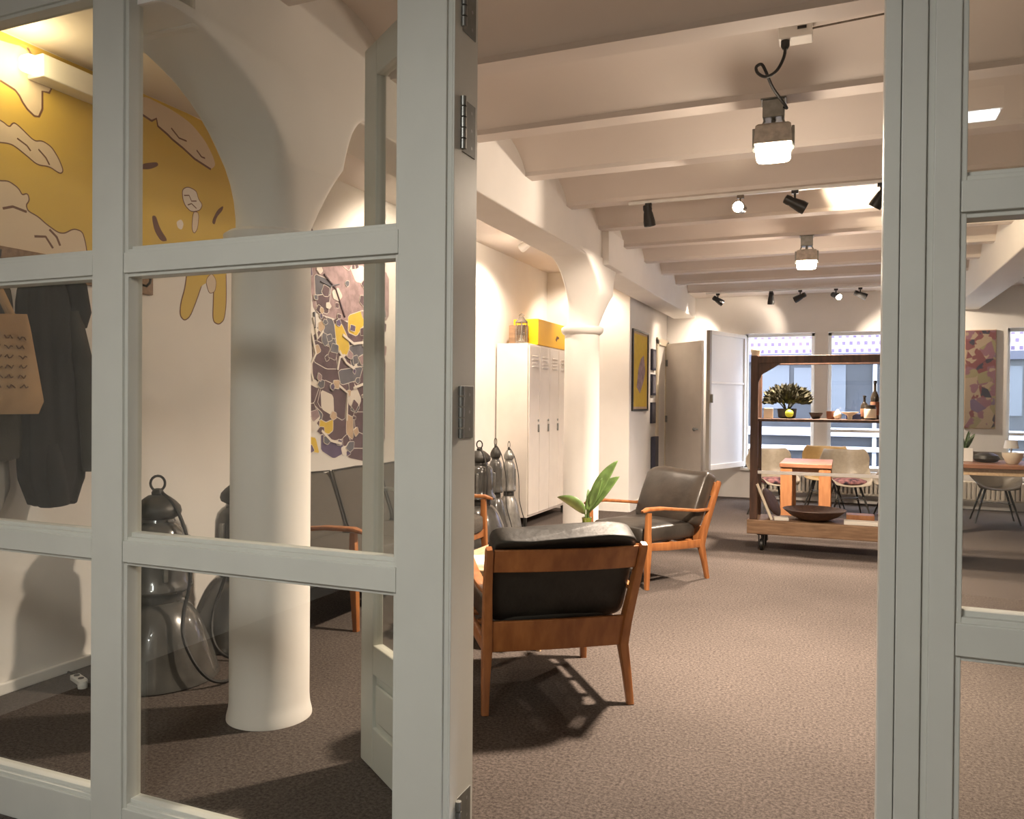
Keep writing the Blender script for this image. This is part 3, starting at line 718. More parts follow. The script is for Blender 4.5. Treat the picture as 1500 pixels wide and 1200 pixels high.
# ------------------------------------------------------------------ industrial lamps on the floor
def make_lamp(label, loc, rz, shade='lamp', body='lamp', cap='lampdark'):
    t = thing('industrial_lamp', label, 'lamp', loc, rz)
    sh = [(.270, .012), (.292, 0), (.300, .006), (.298, .022), (.288, .05), (.268, .11), (.245, .18), (.222, .24), (.195, .30), (.165, .345), (.135, .375), (.11, .39), (.10, .392), (.13, .36), (.19, .29), (.235, .18), (.262, .09), (.27, .03)]
    MB().lathe(sh + [sh[0]], n=48).build('shade', shade, t, weld=True)
    MB().lathe([(.11, .385), (.118, .39), (.118, .425), (.11, .44), (.09, .44)], n=36).build('neck', 'lampdark', t)
    bd = MB().lathe([(.10, .436), (.158, .44), (.168, .452), (.165, .47), (.150, .49), (.143, .55), (.140, .70), (.128, .745), (.105, .772), (.085, .785), (.08, .80)], n=40).build('housing', body, t)
    for k in range(4):
        a_ = k*PI/2+.5; MB().cbox((.145*math.cos(a_), .145*math.sin(a_), .60), (.03, .022, .20), rz_(math.degrees(a_))).build('clip', 'steel', bd, bevel=.004)
    MB().lathe([(.07, .79), (.082, .80), (.108, .815), (.114, .835), (.108, .86), (.085, .885), (.06, .905), (.045, .915), (.03, .918)], n=36).build('cap', cap, t)
    MB().lathe([(.028, .915), (.03, .93), (.022, .945), (.012, .95)], n=18).build('hanger', 'lampdark', t)
    MB().tube([(.035*math.cos(a_*PI/8), 0, .975+.038*math.sin(a_*PI/8)) for a_ in range(17)], .0065, 8).build('ring', 'lampdark', t)
    pts = [(.02, -.01, .93), (.06, -.03, .90), (.11, -.06, .84), (.155, -.09, .74), (.185, -.12, .62), (.185, -.14, .48), (.165, -.165, .36), (.175, -.21, .25), (.235, -.24, .13), (.30, -.22, .045), (.36, -.16, .012), (.40, -.05, .010), (.40, .1, .010)]
    sm = []
    for i in range(len(pts)-1):
        p0, p1, p2, p3 = [Vector(pts[min(max(i+q, 0), len(pts)-1)]) for q in (-1, 0, 1, 2)]
        for k in range(4):
            u = k/4; sm.append(.5*((2*p1)+(p2-p0)*u+(2*p0-5*p1+4*p2-p3)*u*u+(3*p1-p0-3*p2+p3)*u**3))
    sm.append(Vector(pts[-1]))
    MB().tube(sm, .009, 8).build('cord', 'cord', t)
    return t
l1 = make_lamp('large grey enamel industrial lamp standing on the floor left of the near column', (-3.19, 3.06, 0), 0.55)
dup(l1, (-3.24, 3.72, 0), -.5, 'grey industrial lamp on the floor mostly hidden by the near column')
dup(l1, (-3.32, 7.22, 0), -.2, 'grey industrial lamp just right of the door jamb, behind sofa arm')
l4 = make_lamp('slim dark industrial lamp between the grey one by the sofa arm and the pale one', (-3.40, 7.80, 0), 1.0)
l4.scale = (.5, .5, 1)
l5 = make_lamp('slim pale aluminium industrial lamp nearest to the lockers', (-3.40, 8.17, 0), 1.2, 'lamppale', 'lamppale', 'steel')
l5.scale = (.5, .5, .95)

# ------------------------------------------------------------------ lockers and what stands on them
t = thing('locker_cabinet', 'cream steel locker cabinet against the left wall behind the far column', 'cabinet', (XL+.02, 8.36, 0))
D, Wd, Z0, Z1 = .40, 1.36, .10, 2.06
MB().box(0, D-.02, 0, Wd, Z0, Z1).build('body', 'locker', t, smooth=False, bevel=.006)
for k in range(4):
    y = .012+k*.334
    dr = MB().box(D-.018, D, y, y+.326, Z0+.03, Z1-.02).build('door', 'locker', t, smooth=False, bevel=.004)
    v = MB()
    for z in (Z1-.14, Z1-.18, Z1-.22, Z1-.26): v.cbox((D+.003, y+.163, z), (.008, .17, .012), ry(25))
    v.build('vent', 'locker', dr, bevel=.001)
    MB().cbox((D+.008, y+.28, 1.10), (.018, .022, .09)).lathe([(.016, 0), (.014, .012)], (D, y+.28, 1.19), 12, ry(90)).build('handle', 'steel', dr, bevel=.003)
for x in (.03, D-.05):
    for y in (.03, Wd-.03): MB().cbox((x, y, .05), (.035, .035, .10)).build('leg', 'lampdark', t)
lx = XL+.02
t = thing('lantern', 'small glass and metal lantern on the near end of the locker top', 'lantern', (lx+.27, 8.44, 2.06))
MB().lathe([(.07, 0), (.075, .008), (.055, .03)], n=20).build('base', 'grime', t)
fr = MB()
for a_ in range(4):
    c_, s_ = math.cos(a_*PI/2+.4), math.sin(a_*PI/2+.4)
    fr.tube([(.06*c_, .06*s_, .02), (.062*c_, .062*s_, .24)], .006, 6)
fr.lathe([(.07, .235), (.07, .25), (.03, .29), (.02, .31)], n=20); fr.tube([(.03*math.cos(q*PI/6), 0, .31+.03*math.sin(q*PI/6)) for q in range(7)], .004, 6)
fr.build('cage', 'grime', t)
MB().lathe([(.045, .03), (.05, .1), (.05, .18), (.04, .22), (.036, .22), (.046, .18), (.046, .1)], n=20).build('chimney', 'winglass', t)
MB().lathe([(.03, .02), (.032, .03), (.012, .06), (.014, .09), (.004, .1)], n=14).build('burner', 'brasssteel', t)
t = thing('box', 'bright yellow box lying along the locker top', 'box', (lx+.22, 9.08, 2.061))
MB().box(-.14, .17, -.42, .56, 0, .30).build('carton', 'yellowbox', t, smooth=False, bevel=.006)
MB().prism([(.18, .10), (.23, .15), (.30, .14), (.31, .12), (.24, .11), (.22, .08)], lambda q: (.169, q[0], q[1]), lambda q: (.1725, q[0], q[1])).build('printed_mark', 'brownink', t, smooth=False)
t = thing('box', 'small brown cardboard box between lantern and yellow box', 'box', (lx+.2, 8.585, 2.061))
MB().box(-.12, .08, -.06, .05, 0, .22).build('carton', 'oldwood', t, smooth=False, bevel=.004)

# ------------------------------------------------------------------ poster and small frames on the pier
t = thing('framed_poster', 'yellow abstract poster in thin black frame on the pier wall', 'poster', (-2.53, 10.62, 1.83))
f = .025; hy, hz = .44, .535
MB().box(0, .025, -hy, -hy+f, -hz, hz).box(0, .025, hy-f, hy, -hz, hz).box(0, .025, -hy+f, hy-f, -hz, -hz+f).box(0, .025, -hy+f, hy-f, hz-f, hz).build('frame', 'black', t, smooth=False)
MB().box(.002, .010, -hy+f, hy-f, -hz+f, hz-f).build('print', 'm_sand', t, smooth=False)
pr = MB(); pr.box(.006, .012, -hy+f+.03, hy-f-.03, -hz+f+.03, hz-f-.03); pr.build('print_field', 'm_yellow2', t, smooth=False)
MB().prism([(-.20, -.22), (-.02, -.30), (.2, -.12), (.28, .0), (.18, .22), (.02, .16), (-.12, .02)], lambda q: (.011, q[0], q[1]), lambda q: (.014, q[0], q[1])).build('print_figure', 'm_mauve', t, smooth=False)
FR = [(11.40, 2.02, .30, 'uppermost of the small dark frames between poster and door casing'), (11.40, 1.66, .30, 'middle of the small dark frames between poster and door casing'), (11.40, 1.26, .36, 'lowest of the small dark frames between poster and door casing')]
base = None
for i, (y, z, h, lb) in enumerate(FR):
    if base is None:
        base = thing('picture_frame', lb, 'picture', (-2.53, y, z), 0, 'small dark pictures by the casing')
        MB().box(0, .03, -.12, .12, -.15, .15).build('frame', 'shopdark', base, smooth=False, bevel=.003)
        MB().box(.028, .033, -.09, .09, -.12, .12).build('print', 'm_slate', base, smooth=False)
    else: dup(base, (-2.53, y, z), 0, lb)
tag(MB().box(-2.52, -2.46, 11.32, 11.55, 0, .92).build('board', 'shopdark', smooth=False, bevel=.004), 'dark board leaning upright on the floor under the small frames', 'board')

# ------------------------------------------------------------------ coat rack with coats and bag
t = thing('coat_rack', 'wooden plank coat rack on the left wall', 'coat rack', (XL, 2.83, 2.05))
MB().box(0, .025, -.62, .62, -.06, .06).build('plank', 'oldwood', t, bevel=.004)
for k in range(6):
    y = -.54+k*.216
    MB().tube([(.02, y, -.01), (.06, y, -.02), (.085, y, .0), (.09, y, .03)], .007, 8).build('hook', 'lampdark', t)
def garment(name, label, cat, loc, secs, m, folds=7, amp=.02, seed=0):
    """secs: z, y centre, half width (y), half depth (x) from the hook downward"""
    o = thing(name, label, cat, loc)
    rs = []; n = 56; r2 = random.Random(seed)
    ph = [r2.uniform(0, 6) for _ in range(4)]
    N = 26
    for j in range(N+1):
        u = j/N*(len(secs)-1); i = min(int(u), len(secs)-2); f = u-i
        z, yc, w, dp = [secs[i][q]*(1-f)+secs[i+1][q]*f for q in range(4)]
        ring = []
        for k in range(n):
            th = 2*PI*k/n
            g = 1+amp/max(w, .05)*math.sin(folds*th+ph[0]+j*.08)+amp*.5/max(w, .05)*math.sin((folds*2+1)*th+ph[1]-j*.12)
            ring.append((dp*math.cos(th)*g, yc+w*math.sin(th)*g, z+.012*math.sin(3*th+ph[2])*(j/N)))
        rs.append(ring)
    MB().rings(rs).build('body', m, o, angle=75)
    return o
# charcoal jacket (front right), hooks at y about 2.7
c = garment('coat', 'charcoal hooded coat hanging right of the tan tote bag', 'coat', (XL+.20, 2.66, 2.03), [(0, -.03, .04, .05), (-.07, -.03, .075, .09), (-.16, -.02, .11, .11), (-.45, -.01, .125, .11), (-.8, .02, .145, .10), (-1.0, .03, .15, .09), (-1.13, .03, .10, .07)], 'charcoal', 6, .012, 2)
MB().beam([(.05, .05, -.02), (.08, .09, -.10), (.08, .115, -.22), (.07, .12, -.29)], [(.05, .05), (.09, .08), (.09, .07), (.05, .05)], rnd=.9).build('hood', 'charcoal', c, angle=70)
MB().beam([(.06, .07, -.22), (.09, .12, -.5), (.10, .145, -.8), (.10, .15, -.98)], [(.09, .09), (.10, .09), (.09, .08), (.07, .07)], rnd=.9).build('sleeve', 'olive', c, angle=70)
MB().beam([(.05, -.03, -.85), (.08, -.02, -1.0), (.09, .0, -1.13)], [(.09, .08), (.10, .08), (.08, .07)], rnd=.9).build('sleeve', 'charcoal', c, angle=70)
garment('coat', 'dark olive coat hanging behind the tan tote bag', 'coat', (XL+.14, 2.34, 2.03), [(0, 0, .05, .05), (-.07, .02, .10, .08), (-.15, .02, .145, .10), (-.5, .03, .16, .11), (-.78, .06, .18, .10), (-.9, .09, .15, .08)], 'olive', 6, .014, 5)
garment('coat', 'light grey garment hanging below the olive coat at the left edge', 'coat', (XL+.11, 2.36, 2.0), [(0, 0, .04, .03), (-.12, 0, .12, .05), (-.6, 0, .13, .06), (-1.0, .02, .14, .07), (-1.12, .0, .11, .05)], 'greycloth', 4, .01, 8)
# tote bag
t = thing('tote_bag', 'tan canvas tote bag with rows of brown scribbles hung over the olive coat', 'bag', (XL+.33, 2.30, 1.33))
rs = []
for j in range(9):
    u = j/8; z = u*.42
    w = .235-.045*u; dp = .055*(1-u)**.5+.008; yo = -.03*u
    if j == 0: w, dp = .21, .03
    rs.append([(dp*math.copysign(abs(math.cos(a_))**.6, math.cos(a_)), yo+w*math.copysign(abs(math.sin(a_))**.5, math.sin(a_)), z+.02*math.sin(a_*1)*(u)) for a_ in [2*PI*k/32 for k in range(32)]])
MB().rings(rs).build('bag_body', 'tan', t, angle=60)
for off in (-.012, .012):
    MB().tube([(off+.0, -.14, .40), (off-.05, -.08, .55), (off-.13, -.02, .68), (off-.17, -.01, .72), (off-.13, .02, .68), (off-.05, .06, .55), (off+.0, .10, .40)], [(.004, .014)]*7, 8).build('strap', 'tan', t)
sc_ = MB()
r3 = random.Random(3)
for row in range(6):
    z = .12+row*.042
    for k in range(5):
        y = -.15+k*.058+r3.uniform(-.01, .01)
        dpt = .055*(1-z/.42)**.5+.010
        pts = [(dpt+.004, y+q*.009, z+.008*math.sin(q*2.1+k+row)) for q in range(5)]
        sc_.tube(pts, .0028, 5)
sc_.build('scribbles', 'brownink', t)

# power strip on the carpet
t = thing('power_strip', 'white power strip with cable end on the carpet by the left skirting', 'power strip', (-3.47, 2.84, 0), 1.2)
t.scale = (.75, .75, .75)
MB().cbox((0, 0, .018), (.06, .16, .034)).build('strip_body', 'white', t, bevel=.006)
MB().lathe([(.018, 0), (.018, .004)], (0, -.04, .035), 16).lathe([(.018, 0), (.018, .004)], (0, .04, .035), 16).build('socket', 'black', t)
MB().lathe([(.028, 0), (.03, .02), (.022, .045), (.008, .05)], (-.02, -.13, .0), 18).build('plug', 'white', t)
MB().tube([(0, .08, .012), (.03, .16, .008), (.0, .28, .007), (-.07, .40, .007), (-.03, .52, .007)], .007, 8).build('cord', 'cord', t)

# ------------------------------------------------------------------ ceiling lights
def make_pendant(label, loc):
    t = thing('ceiling_lamp', label, 'ceiling lamp', loc, .05)
    MB().box(-.055, .055, -.05, .05, -.10, 0).box(-.065, .065, -.06, .06, -.008, 0).build('ballast_box', 'steel', t, smooth=False, bevel=.004)
    MB().tube([(-.045, 0, -.10), (-.06, 0, -.13), (-.06, 0, -.145)], .006, 6).build('bracket', 'steel', t)
    MB().tube([(.045, 0, -.10), (.06, 0, -.13), (.06, 0, -.145)], .006, 6).build('bracket', 'steel', t)
    MB().tube([(0, 0, -.10), (0, 0, -.14)], .012, 8).build('bracket_stem', 'steel', t)
    hs = MB()
    def ring(h, z): return [(-h, -h, z), (h, -h, z), (h, h, z), (-h, h, z)]
    hs.rings([ring(.075, -.138), ring(.088, -.150), ring(.092, -.20), ring(.095, -.245), ring(.086, -.245), ring(.08, -.15)]).build('housing', 'lamphouse', t, smooth=False, bevel=.003)
    for x in (-1, 1): MB().box(x*.098-.008, x*.098+.008, -.03, .03, -.255, -.145).build('side_bracket', 'steel', t, smooth=False, bevel=.003)
    MB().pillow((0, 0, -.268), (.175, .175, .085), .35).build('diffuser', 'lampglow', t, angle=80)
    return t
L1 = make_pendant('square industrial ceiling lamp hanging nearest the doorway with looped cable', (-.355, 4.455, ZJ))
L2 = dup(L1, (-.335, 8.135, ZJ), .05, 'second square industrial ceiling lamp farther back over the rolling rack')
t = thing('junction_box', 'white junction box on the ceiling vault above the near lamp', 'junction box', (-.225, 4.02, 3.172))
MB().box(-.075, .075, -.05, .05, -.06, .02).build('housing', 'white', t, smooth=False, bevel=.006)
MB().lathe([(.02, 0), (.02, -.03), (.012, -.045)], (-.045, -.02, -.055), 14).cbox((.03, -.052, -.02), (.04, .008, .012)).build('plug', 'black', t)
MB().tube([(.07, -.02, -.02), (.5, -.04, -.01), (1.2, -.05, -.005), (1.6, -.05, -.0)], .0045, 6).build('conduit', 'grime', t)
cab = [(-.27, 4.0, 3.10), (-.275, 4.0, 3.04), (-.31, 4.03, 2.99), (-.36, 4.06, 2.98), (-.40, 4.08, 3.01), (-.41, 4.09, 3.045), (-.385, 4.09, 3.055), (-.365, 4.10, 3.02), (-.34, 4.18, 2.97), (-.30, 4.30, 2.935), (-.285, 4.385, 2.93), (-.30, 4.40, 2.945)]
sm = []
for i in range(len(cab)-1):
    p0, p1, p2, p3 = [Vector(cab[min(max(i+q, 0), len(cab)-1)]) for q in (-1, 0, 1, 2)]
    for k in range(5):
        u = k/5; sm.append(.5*((2*p1)+(p2-p0)*u+(2*p0-5*p1+4*p2-p3)*u*u+(3*p1-p0-3*p2+p3)*u**3))
sm.append(Vector(cab[-1]))
tag(MB().tube(sm, .0075, 8).build('power_cable', 'cord'), 'black looped cable between junction box and near ceiling lamp', 'cable')

def track(name, label, y, x0, x1):
    t = thing(name, label, 'light track', ((x0+x1)/2, y, ZJ))
    h = (x1-x0)/2
    MB().box(-h, h, -.016, .016, -.02, 0).build('rail', 'white', t, smooth=False, bevel=.002)
    return t
JA, JB = JY[5]+.065, JY[11]+.065
track('light_track', 'white ceiling light track nearer the doorway', JA, -1.6, 1.2)
track('light_track', 'white ceiling light track close to the street windows', JB, -1.85, 1.2)
def make_spot(label, loc, aim, group, lit=False, body='black'):
    t = thing('track_spotlight', label, 'spotlight', loc, 0, group)
    mb = MB().cbox((0, 0, -.012), (.05, .03, .024)).tube([(0, 0, -.02), (0, 0, -.065)], .008, 8)
    mb.build('stem', body, t)
    d = Vector(aim).normalized(); q = d.to_track_quat('Z', 'Y').to_matrix().to_4x4()
    MB().lathe([(.015, -.085), (.032, -.08), (.036, -.05), (.032, -.03), (.036, -.02), (.046, .05), (.046, .085), (.040, .085), (.036, .06)], (0, 0, -.095), 20, q).build('head', body, t)
    MB().lathe([(.0385, .062), (.0385, .070), (.02, .078), (.002, .08)], (0, 0, -.095), 20, q).build('lens', 'spotglow' if lit else 'grime', t)
    return t
G1, G2 = 'spotlights on the near track', 'spotlights on the window track'
z = ZJ-.02
camd = Vector((0, 0, 1.4))
SP1 = [(-1.44, (.12, .15, -1), False, 'black spotlight at the left end of the near track, pointing down'),
       (-.735, (-.10, -1, -.12), True, 'lit spotlight on the near track shining toward the doorway'),
       (-.345, (.9, .2, -.5), False, 'black spotlight on the near track beside the bright ceiling patch'),
       (.235, (-.5, .2, -.8), False, 'black spotlight on the near track at the right door post')]
for x, aim, lit, lb in SP1: make_spot(lb, (x, JA, z), aim, G1, lit, 'black' if not lit else 'grime')
SP2 = [(-1.68, (.8, .3, -.55), False, 'leftmost black spotlight on the window track, tilted right'),
       (-.95, (-.05, .2, -1), False, 'second spotlight on the window track pointing straight down'),
       (-.565, (-.9, .2, -.45), False, 'third spotlight on the window track tilted to the left'),
       (-.105, (.55, -.8, -.35), True, 'glowing spotlight on the window track, fourth from the left'),
       (.20, (.9, .1, -.4), False, 'rightmost visible black spotlight on the window track')]
for x, aim, lit, lb in SP2: make_spot(lb, (x, JB, z), aim, G2, lit)
sA = make_spot('small white spotlight under the aisle ceiling in front of the lockers', (-3.02, 7.7, 3.12), (-.9, .25, -.45), 'aisle spotlights', True, 'white')
sB = make_spot('white spotlight under the aisle ceiling lighting the graffiti mural', (-2.75, 5.75, 3.12), (-.9, .1, -.3), 'aisle spotlights', True, 'white')
t = thing('wall_light', 'white batten light high on the left wall above the yellow mural', 'wall light', (XL, 2.80, 2.99))
MB().box(0, .11, -.10, .42, -.05, .06).build('housing', 'white', t, smooth=False, bevel=.006)
MB().pillow((.065, -.135, 0), (.09, .07, .08), .6).build('bulb', 'bulbglow', t, angle=80)

# ------------------------------------------------------------------ rolling rack
t = thing('rolling_rack', 'dark wooden rolling display rack on casters before the windows', 'rack', (.07, 8.15, 0))
hx, hy = .885, .21; PZ0, PZ1 = .165, .30; TZ = 1.86
pl = MB()
pl.box(-hx-.02, hx+.02, -hy-.02, hy+.02, PZ0, PZ1)
pl.build('platform', 'oldwood', t, smooth=False, bevel=.008)
for x in (-1, 1):
    for y in (-1, 1):
        MB().box(x*hx-(.07 if x > 0 else 0), x*hx+(.07 if x < 0 else 0), y*hy-(.06 if y > 0 else 0), y*hy+(.06 if y < 0 else 0), PZ1, TZ).build('post', 'walnut', t, smooth=False, bevel=.005)
MB().box(-hx+.07, hx-.07, -hy+.004, -hy+.05, TZ-.075, TZ-.003).build('top_rail', 'walnut', t, smooth=False, bevel=.005)
MB().box(-hx+.07, hx-.07, hy-.05, hy-.004, TZ-.075, TZ-.003).build('top_rail', 'walnut', t, smooth=False, bevel=.005)
for x in (-1, 1): MB().box(x*(hx-.035)-.03, x*(hx-.035)+.03, -hy+.06, hy-.06, TZ-.07, TZ-.003).build('top_rail', 'walnut', t, smooth=False, bevel=.005)
for x in (-1, 1):
    MB().prism([(x*(hx-.07), TZ-.075), (x*(hx-.27), TZ-.075), (x*(hx-.20), TZ-.12), (x*(hx-.10), TZ-.18), (x*(hx-.07), TZ-.25)], lambda q: (q[0], -hy+.01, q[1]), lambda q: (q[0], -hy+.045, q[1])).build('corner_brace', 'walnut', t, smooth=False)
MB().box(-hx+.01, hx-.01, -hy+.01, hy-.01, 1.235, 1.262).build('shelf', 'walnut', t, smooth=False, bevel=.004)
MB().box(-hx+.07, hx-.07, -hy+.02, -hy+.045, .735, .765).build('cross_rail', 'white', t, smooth=False, bevel=.003)
MB().box(-hx+.01, -hx+.06, -hy+.06, hy-.06, .735, .765).box(hx-.06, hx-.01, -hy+.06, hy-.06, .735, .765).build('side_rail', 'walnut', t, smooth=False, bevel=.003)
for x in (-1, 1):
    for y in (-1, 1):
        cst = MB().box(x*(hx-.11)-.04, x*(hx-.11)+.04, y*(hy-.06)-.04, y*(hy-.06)+.04, .150, .166).box(x*(hx-.11)-.03, x*(hx-.11)-.022, y*(hy-.06)-.025, y*(hy-.06)+.025, .05, .155).box(x*(hx-.11)+.022, x*(hx-.11)+.03, y*(hy-.06)-.025, y*(hy-.06)+.025, .05, .155).build('caster', 'black', t, smooth=False)
        MB().lathe([(.02, -.018), (.048, -.018), (.055, -.010), (.055, .010), (.048, .018), (.02, .018)], (x*(hx-.11), y*(hy-.06)+.015, .056), 24, ry(90)).build('wheel', 'black', cst)
SH = 1.2625
def lath(name, lb, cat, loc, prof, m, n=24, part=None, group=None):
    o = MB().lathe(prof, n=n).build(name, m); o.location = loc; tag(o, lb, cat, group); return o
def bx(name, lb, cat, loc, size, m, rz=0, bev=.004):
    o = MB().box(-size[0]/2, size[0]/2, -size[1]/2, size[1]/2, 0, size[2]).build(name, m, smooth=False, bevel=bev); o.location = loc; o.rotation_euler = (0, 0, rz); tag(o, lb, cat); return o
bx('box', 'small cream cube at the left end of the rack shelf', 'box', (-.66, 8.05, SH), (.085, .085, .10), 'cream', .1)
t = thing('shrub', 'dark bushy moss plant in low pot on the rack shelf', 'plant', (-.50, 8.20, SH))
MB().lathe([(.06, 0), (.08, .01), (.09, .09), (.084, .095), (.07, .03)], n=24).build('pot', 'lampdark', t)
mb = MB(); r4 = random.Random(9)
for k in range(800):
    th = r4.uniform(0, 2*PI); ph = math.acos(r4.uniform(-.25, 1)); rr_ = r4.uniform(.65, 1)
    c_ = Vector((.22*rr_*math.sin(ph)*math.cos(th), .11*rr_*math.sin(ph)*math.sin(th), .18+.14*rr_*math.cos(ph)))
    d_ = (c_-Vector((0, 0, .1))).normalized()*.055+Vector((r4.uniform(-.02, .02), r4.uniform(-.02, .02), r4.uniform(-.015, .02)))
    sd = d_.cross(Vector((r4.uniform(-1, 1), r4.uniform(-1, 1), .3))).normalized()*.016
    v = [mb.bm.verts.new(q) for q in (c_-d_*.5, c_+sd, c_+d_*.6, c_-sd)]
    mb.face(v)
mb.build('foliage', 'moss', t, smooth=False, solid=.001)
stm = MB()
for k in range(7): stm.tube([(0, 0, .06), (.05*math.cos(k), .03*math.sin(k*1.7), .13), (.14*math.cos(k), .07*math.sin(k), .22)], .006, 6)
stm.build('stem', 'moss', t)
t = thing('ornament', 'lime green ball on small foot in front of the moss plant', 'ornament', (-.47, 8.04, SH))
MB().lathe([(.025, 0), (.025, .008), (.012, .014)], n=18).build('foot', 'black', t)
MB().lathe([(.038*math.sin(a_*PI/12)+.0005, .048-.038*math.cos(a_*PI/12)) for a_ in range(13)], n=22).build('ball', 'lime', t)
lath('bowl', 'small black bowl on the rack shelf right of the moss plant', 'bowl', (-.235, 8.10, SH), [(.03, 0), (.035, .005), (.06, .05), (.062, .06), (.056, .06), (.03, .012)], 'black')
lath('cup', 'brown clay cup on the rack shelf beside the black bowl', 'cup', (-.105, 8.12, SH), [(.03, 0), (.036, .01), (.04, .075), (.036, .075), (.032, .015)], 'terracotta')
lath('shell', 'tall cream shell leaning on the rack shelf by the clay cup', 'shell', (-.045, 8.08, SH), [(.012, 0), (.03, .01), (.036, .03), (.028, .06), (.012, .085), (.002, .095)], 'cream')
lath('bowl', 'pale footed dish on the rack shelf before the navy box', 'bowl', (.06, 8.06, SH), [(.02, 0), (.022, .03), (.03, .04), (.075, .065), (.078, .07), (.07, .07), (.02, .045)], 'cream')
bx('box', 'navy box on the rack shelf between dish and bottles', 'box', (.10, 8.20, SH), (.15, .10, .055), 'navy', .05)
def bottle(lb, loc, h, r, m='bottle', label=None):
    t = thing('bottle', lb, 'bottle', loc)
    MB().lathe([(r*.9, 0), (r, .006), (r, h*.55), (r*.85, h*.64), (r*.36, h*.74), (r*.32, h*.95), (r*.4, h*.955), (r*.4, h), (r*.25, h)], n=24).build('glass_body', m, t)
    MB().lathe([(r*1.01, h*.12), (r*1.02, h*.13), (r*1.02, h*.45), (r*1.01, h*.46)], n=24).build('paper_label', label or 'paper', t)
    MB().lathe([(r*.42, h*.93), (r*.43, h*1.01), (r*.2, h*1.015)], n=16).build('cap', 'black', t)
    return t
bottle('short dark bottle on the rack shelf left of the labelled jar', (.185, 8.17, SH), .22, .034, label='terracotta')
bottle('tall dark bottle on the rack shelf behind the labelled jar', (.275, 8.22, SH), .36, .038, label='terracotta')
t = thing('jar', 'dark jar with big cream label at the right of the rack shelf', 'jar', (.232, 8.05, SH))
MB().lathe([(.045, 0), (.05, .006), (.05, .11), (.044, .12), (.03, .12)], n=24).build('glass_body', 'bottle', t)
MB().lathe([(.0508, .015), (.0515, .017), (.0515, .098), (.0508, .1)], n=24).build('paper_label', 'cream', t)
MB().lathe([(.046, .118), (.047, .135), (.02, .137)], n=24).build('lid', 'black', t)
# on the platform
lath('bowl', 'large shallow dark wooden bowl on the rack platform', 'bowl', (-.24, 8.12, PZ1+.001), [(.10, 0), (.13, .006), (.22, .05), (.285, .105), (.278, .108), (.21, .06), (.12, .02)], 'walnut', 40)
lath('bowl', 'smaller dark wooden bowl at the right of the rack platform', 'bowl', (.46, 8.08, PZ1+.001), [(.07, 0), (.09, .006), (.14, .05), (.165, .10), (.158, .10), (.12, .05), (.07, .02)], 'walnut', 32)
o = MB().lathe([(.02, -.008), (.14, -.008), (.15, .004), (.14, .010), (.02, .006)], n=36).build('plate', 'walnut'); o.rotation_euler = (R(12), R(60), .0); o.location = (-.635, 8.22, PZ1+.142); tag(o, 'round dark wooden plate leaning at the left of the rack platform', 'plate')
o = MB().box(-.012, .012, -.11, .11, 0, .36).build('board', 'cream', smooth=False, bevel=.003); o.location = (-.625, 8.04, PZ1+.006); o.rotation_euler = (0, R(-22), .15); tag(o, 'cream board leaning against the left rack post', 'board')
bx('book', 'small pale book lying at the left front of the rack platform', 'book', (-.53, 7.995, PZ1+.001), (.13, .09, .03), 'paper', .15)
bx('book', 'wide white book lying on the rack platform between the two bowls', 'book', (.17, 8.0, PZ1+.001), (.30, .12, .035), 'paper', .0)
bx('tray', 'orange wooden tray on the rack platform behind the wide white book', 'tray', (.16, 8.17, PZ1+.001), (.24, .16, .075), 'orangewood', 0)
o = MB().lathe([(.035, 0), (.04, .01), (.05, .05), (.045, .06), (.02, .06)], n=16).build('candle_holder', 'cream'); o.location = (-.775, 7.98, TZ+.001); tag(o, 'cream candle holder on the top left corner of the rack', 'candle holder')

# ------------------------------------------------------------------ tables and shell chairs
def table(name, lb, x0, x1, y0, y1, h, m, leg=.11, legs=None):
    t = thing(name, lb, 'table', ((x0+x1)/2, (y0+y1)/2, 0))
    a_, b_ = (x1-x0)/2, (y1-y0)/2
    MB().box(-a_, a_, -b_, b_, h-.045, h).build('table_top', m[0], t, bevel=.005)
    MB().box(-a_+.05, a_-.05, -b_+.04, b_-.04, h-.12, h-.045).build('apron', m[1], t, bevel=.003)
    for x in (-1, 1):
        for y in (-1, 1):
            MB().cbox((x*(a_-leg/2-.01), y*(b_-leg/2-.01), (h-.05)/2), (leg, leg, h-.05)).build('leg', m[1], t, bevel=.006)
    return t
table('dining_table', 'narrow orange wooden table with thick legs behind the rolling rack', -.63, -.10, 9.15, 10.05, .76, ('redwood', 'orangewood'), .12)
table('dining_table', 'long orange wooden table on the right below the floral painting', 1.0, 3.3, 9.85, 10.75, .77, ('redwood', 'palewood'), .09)
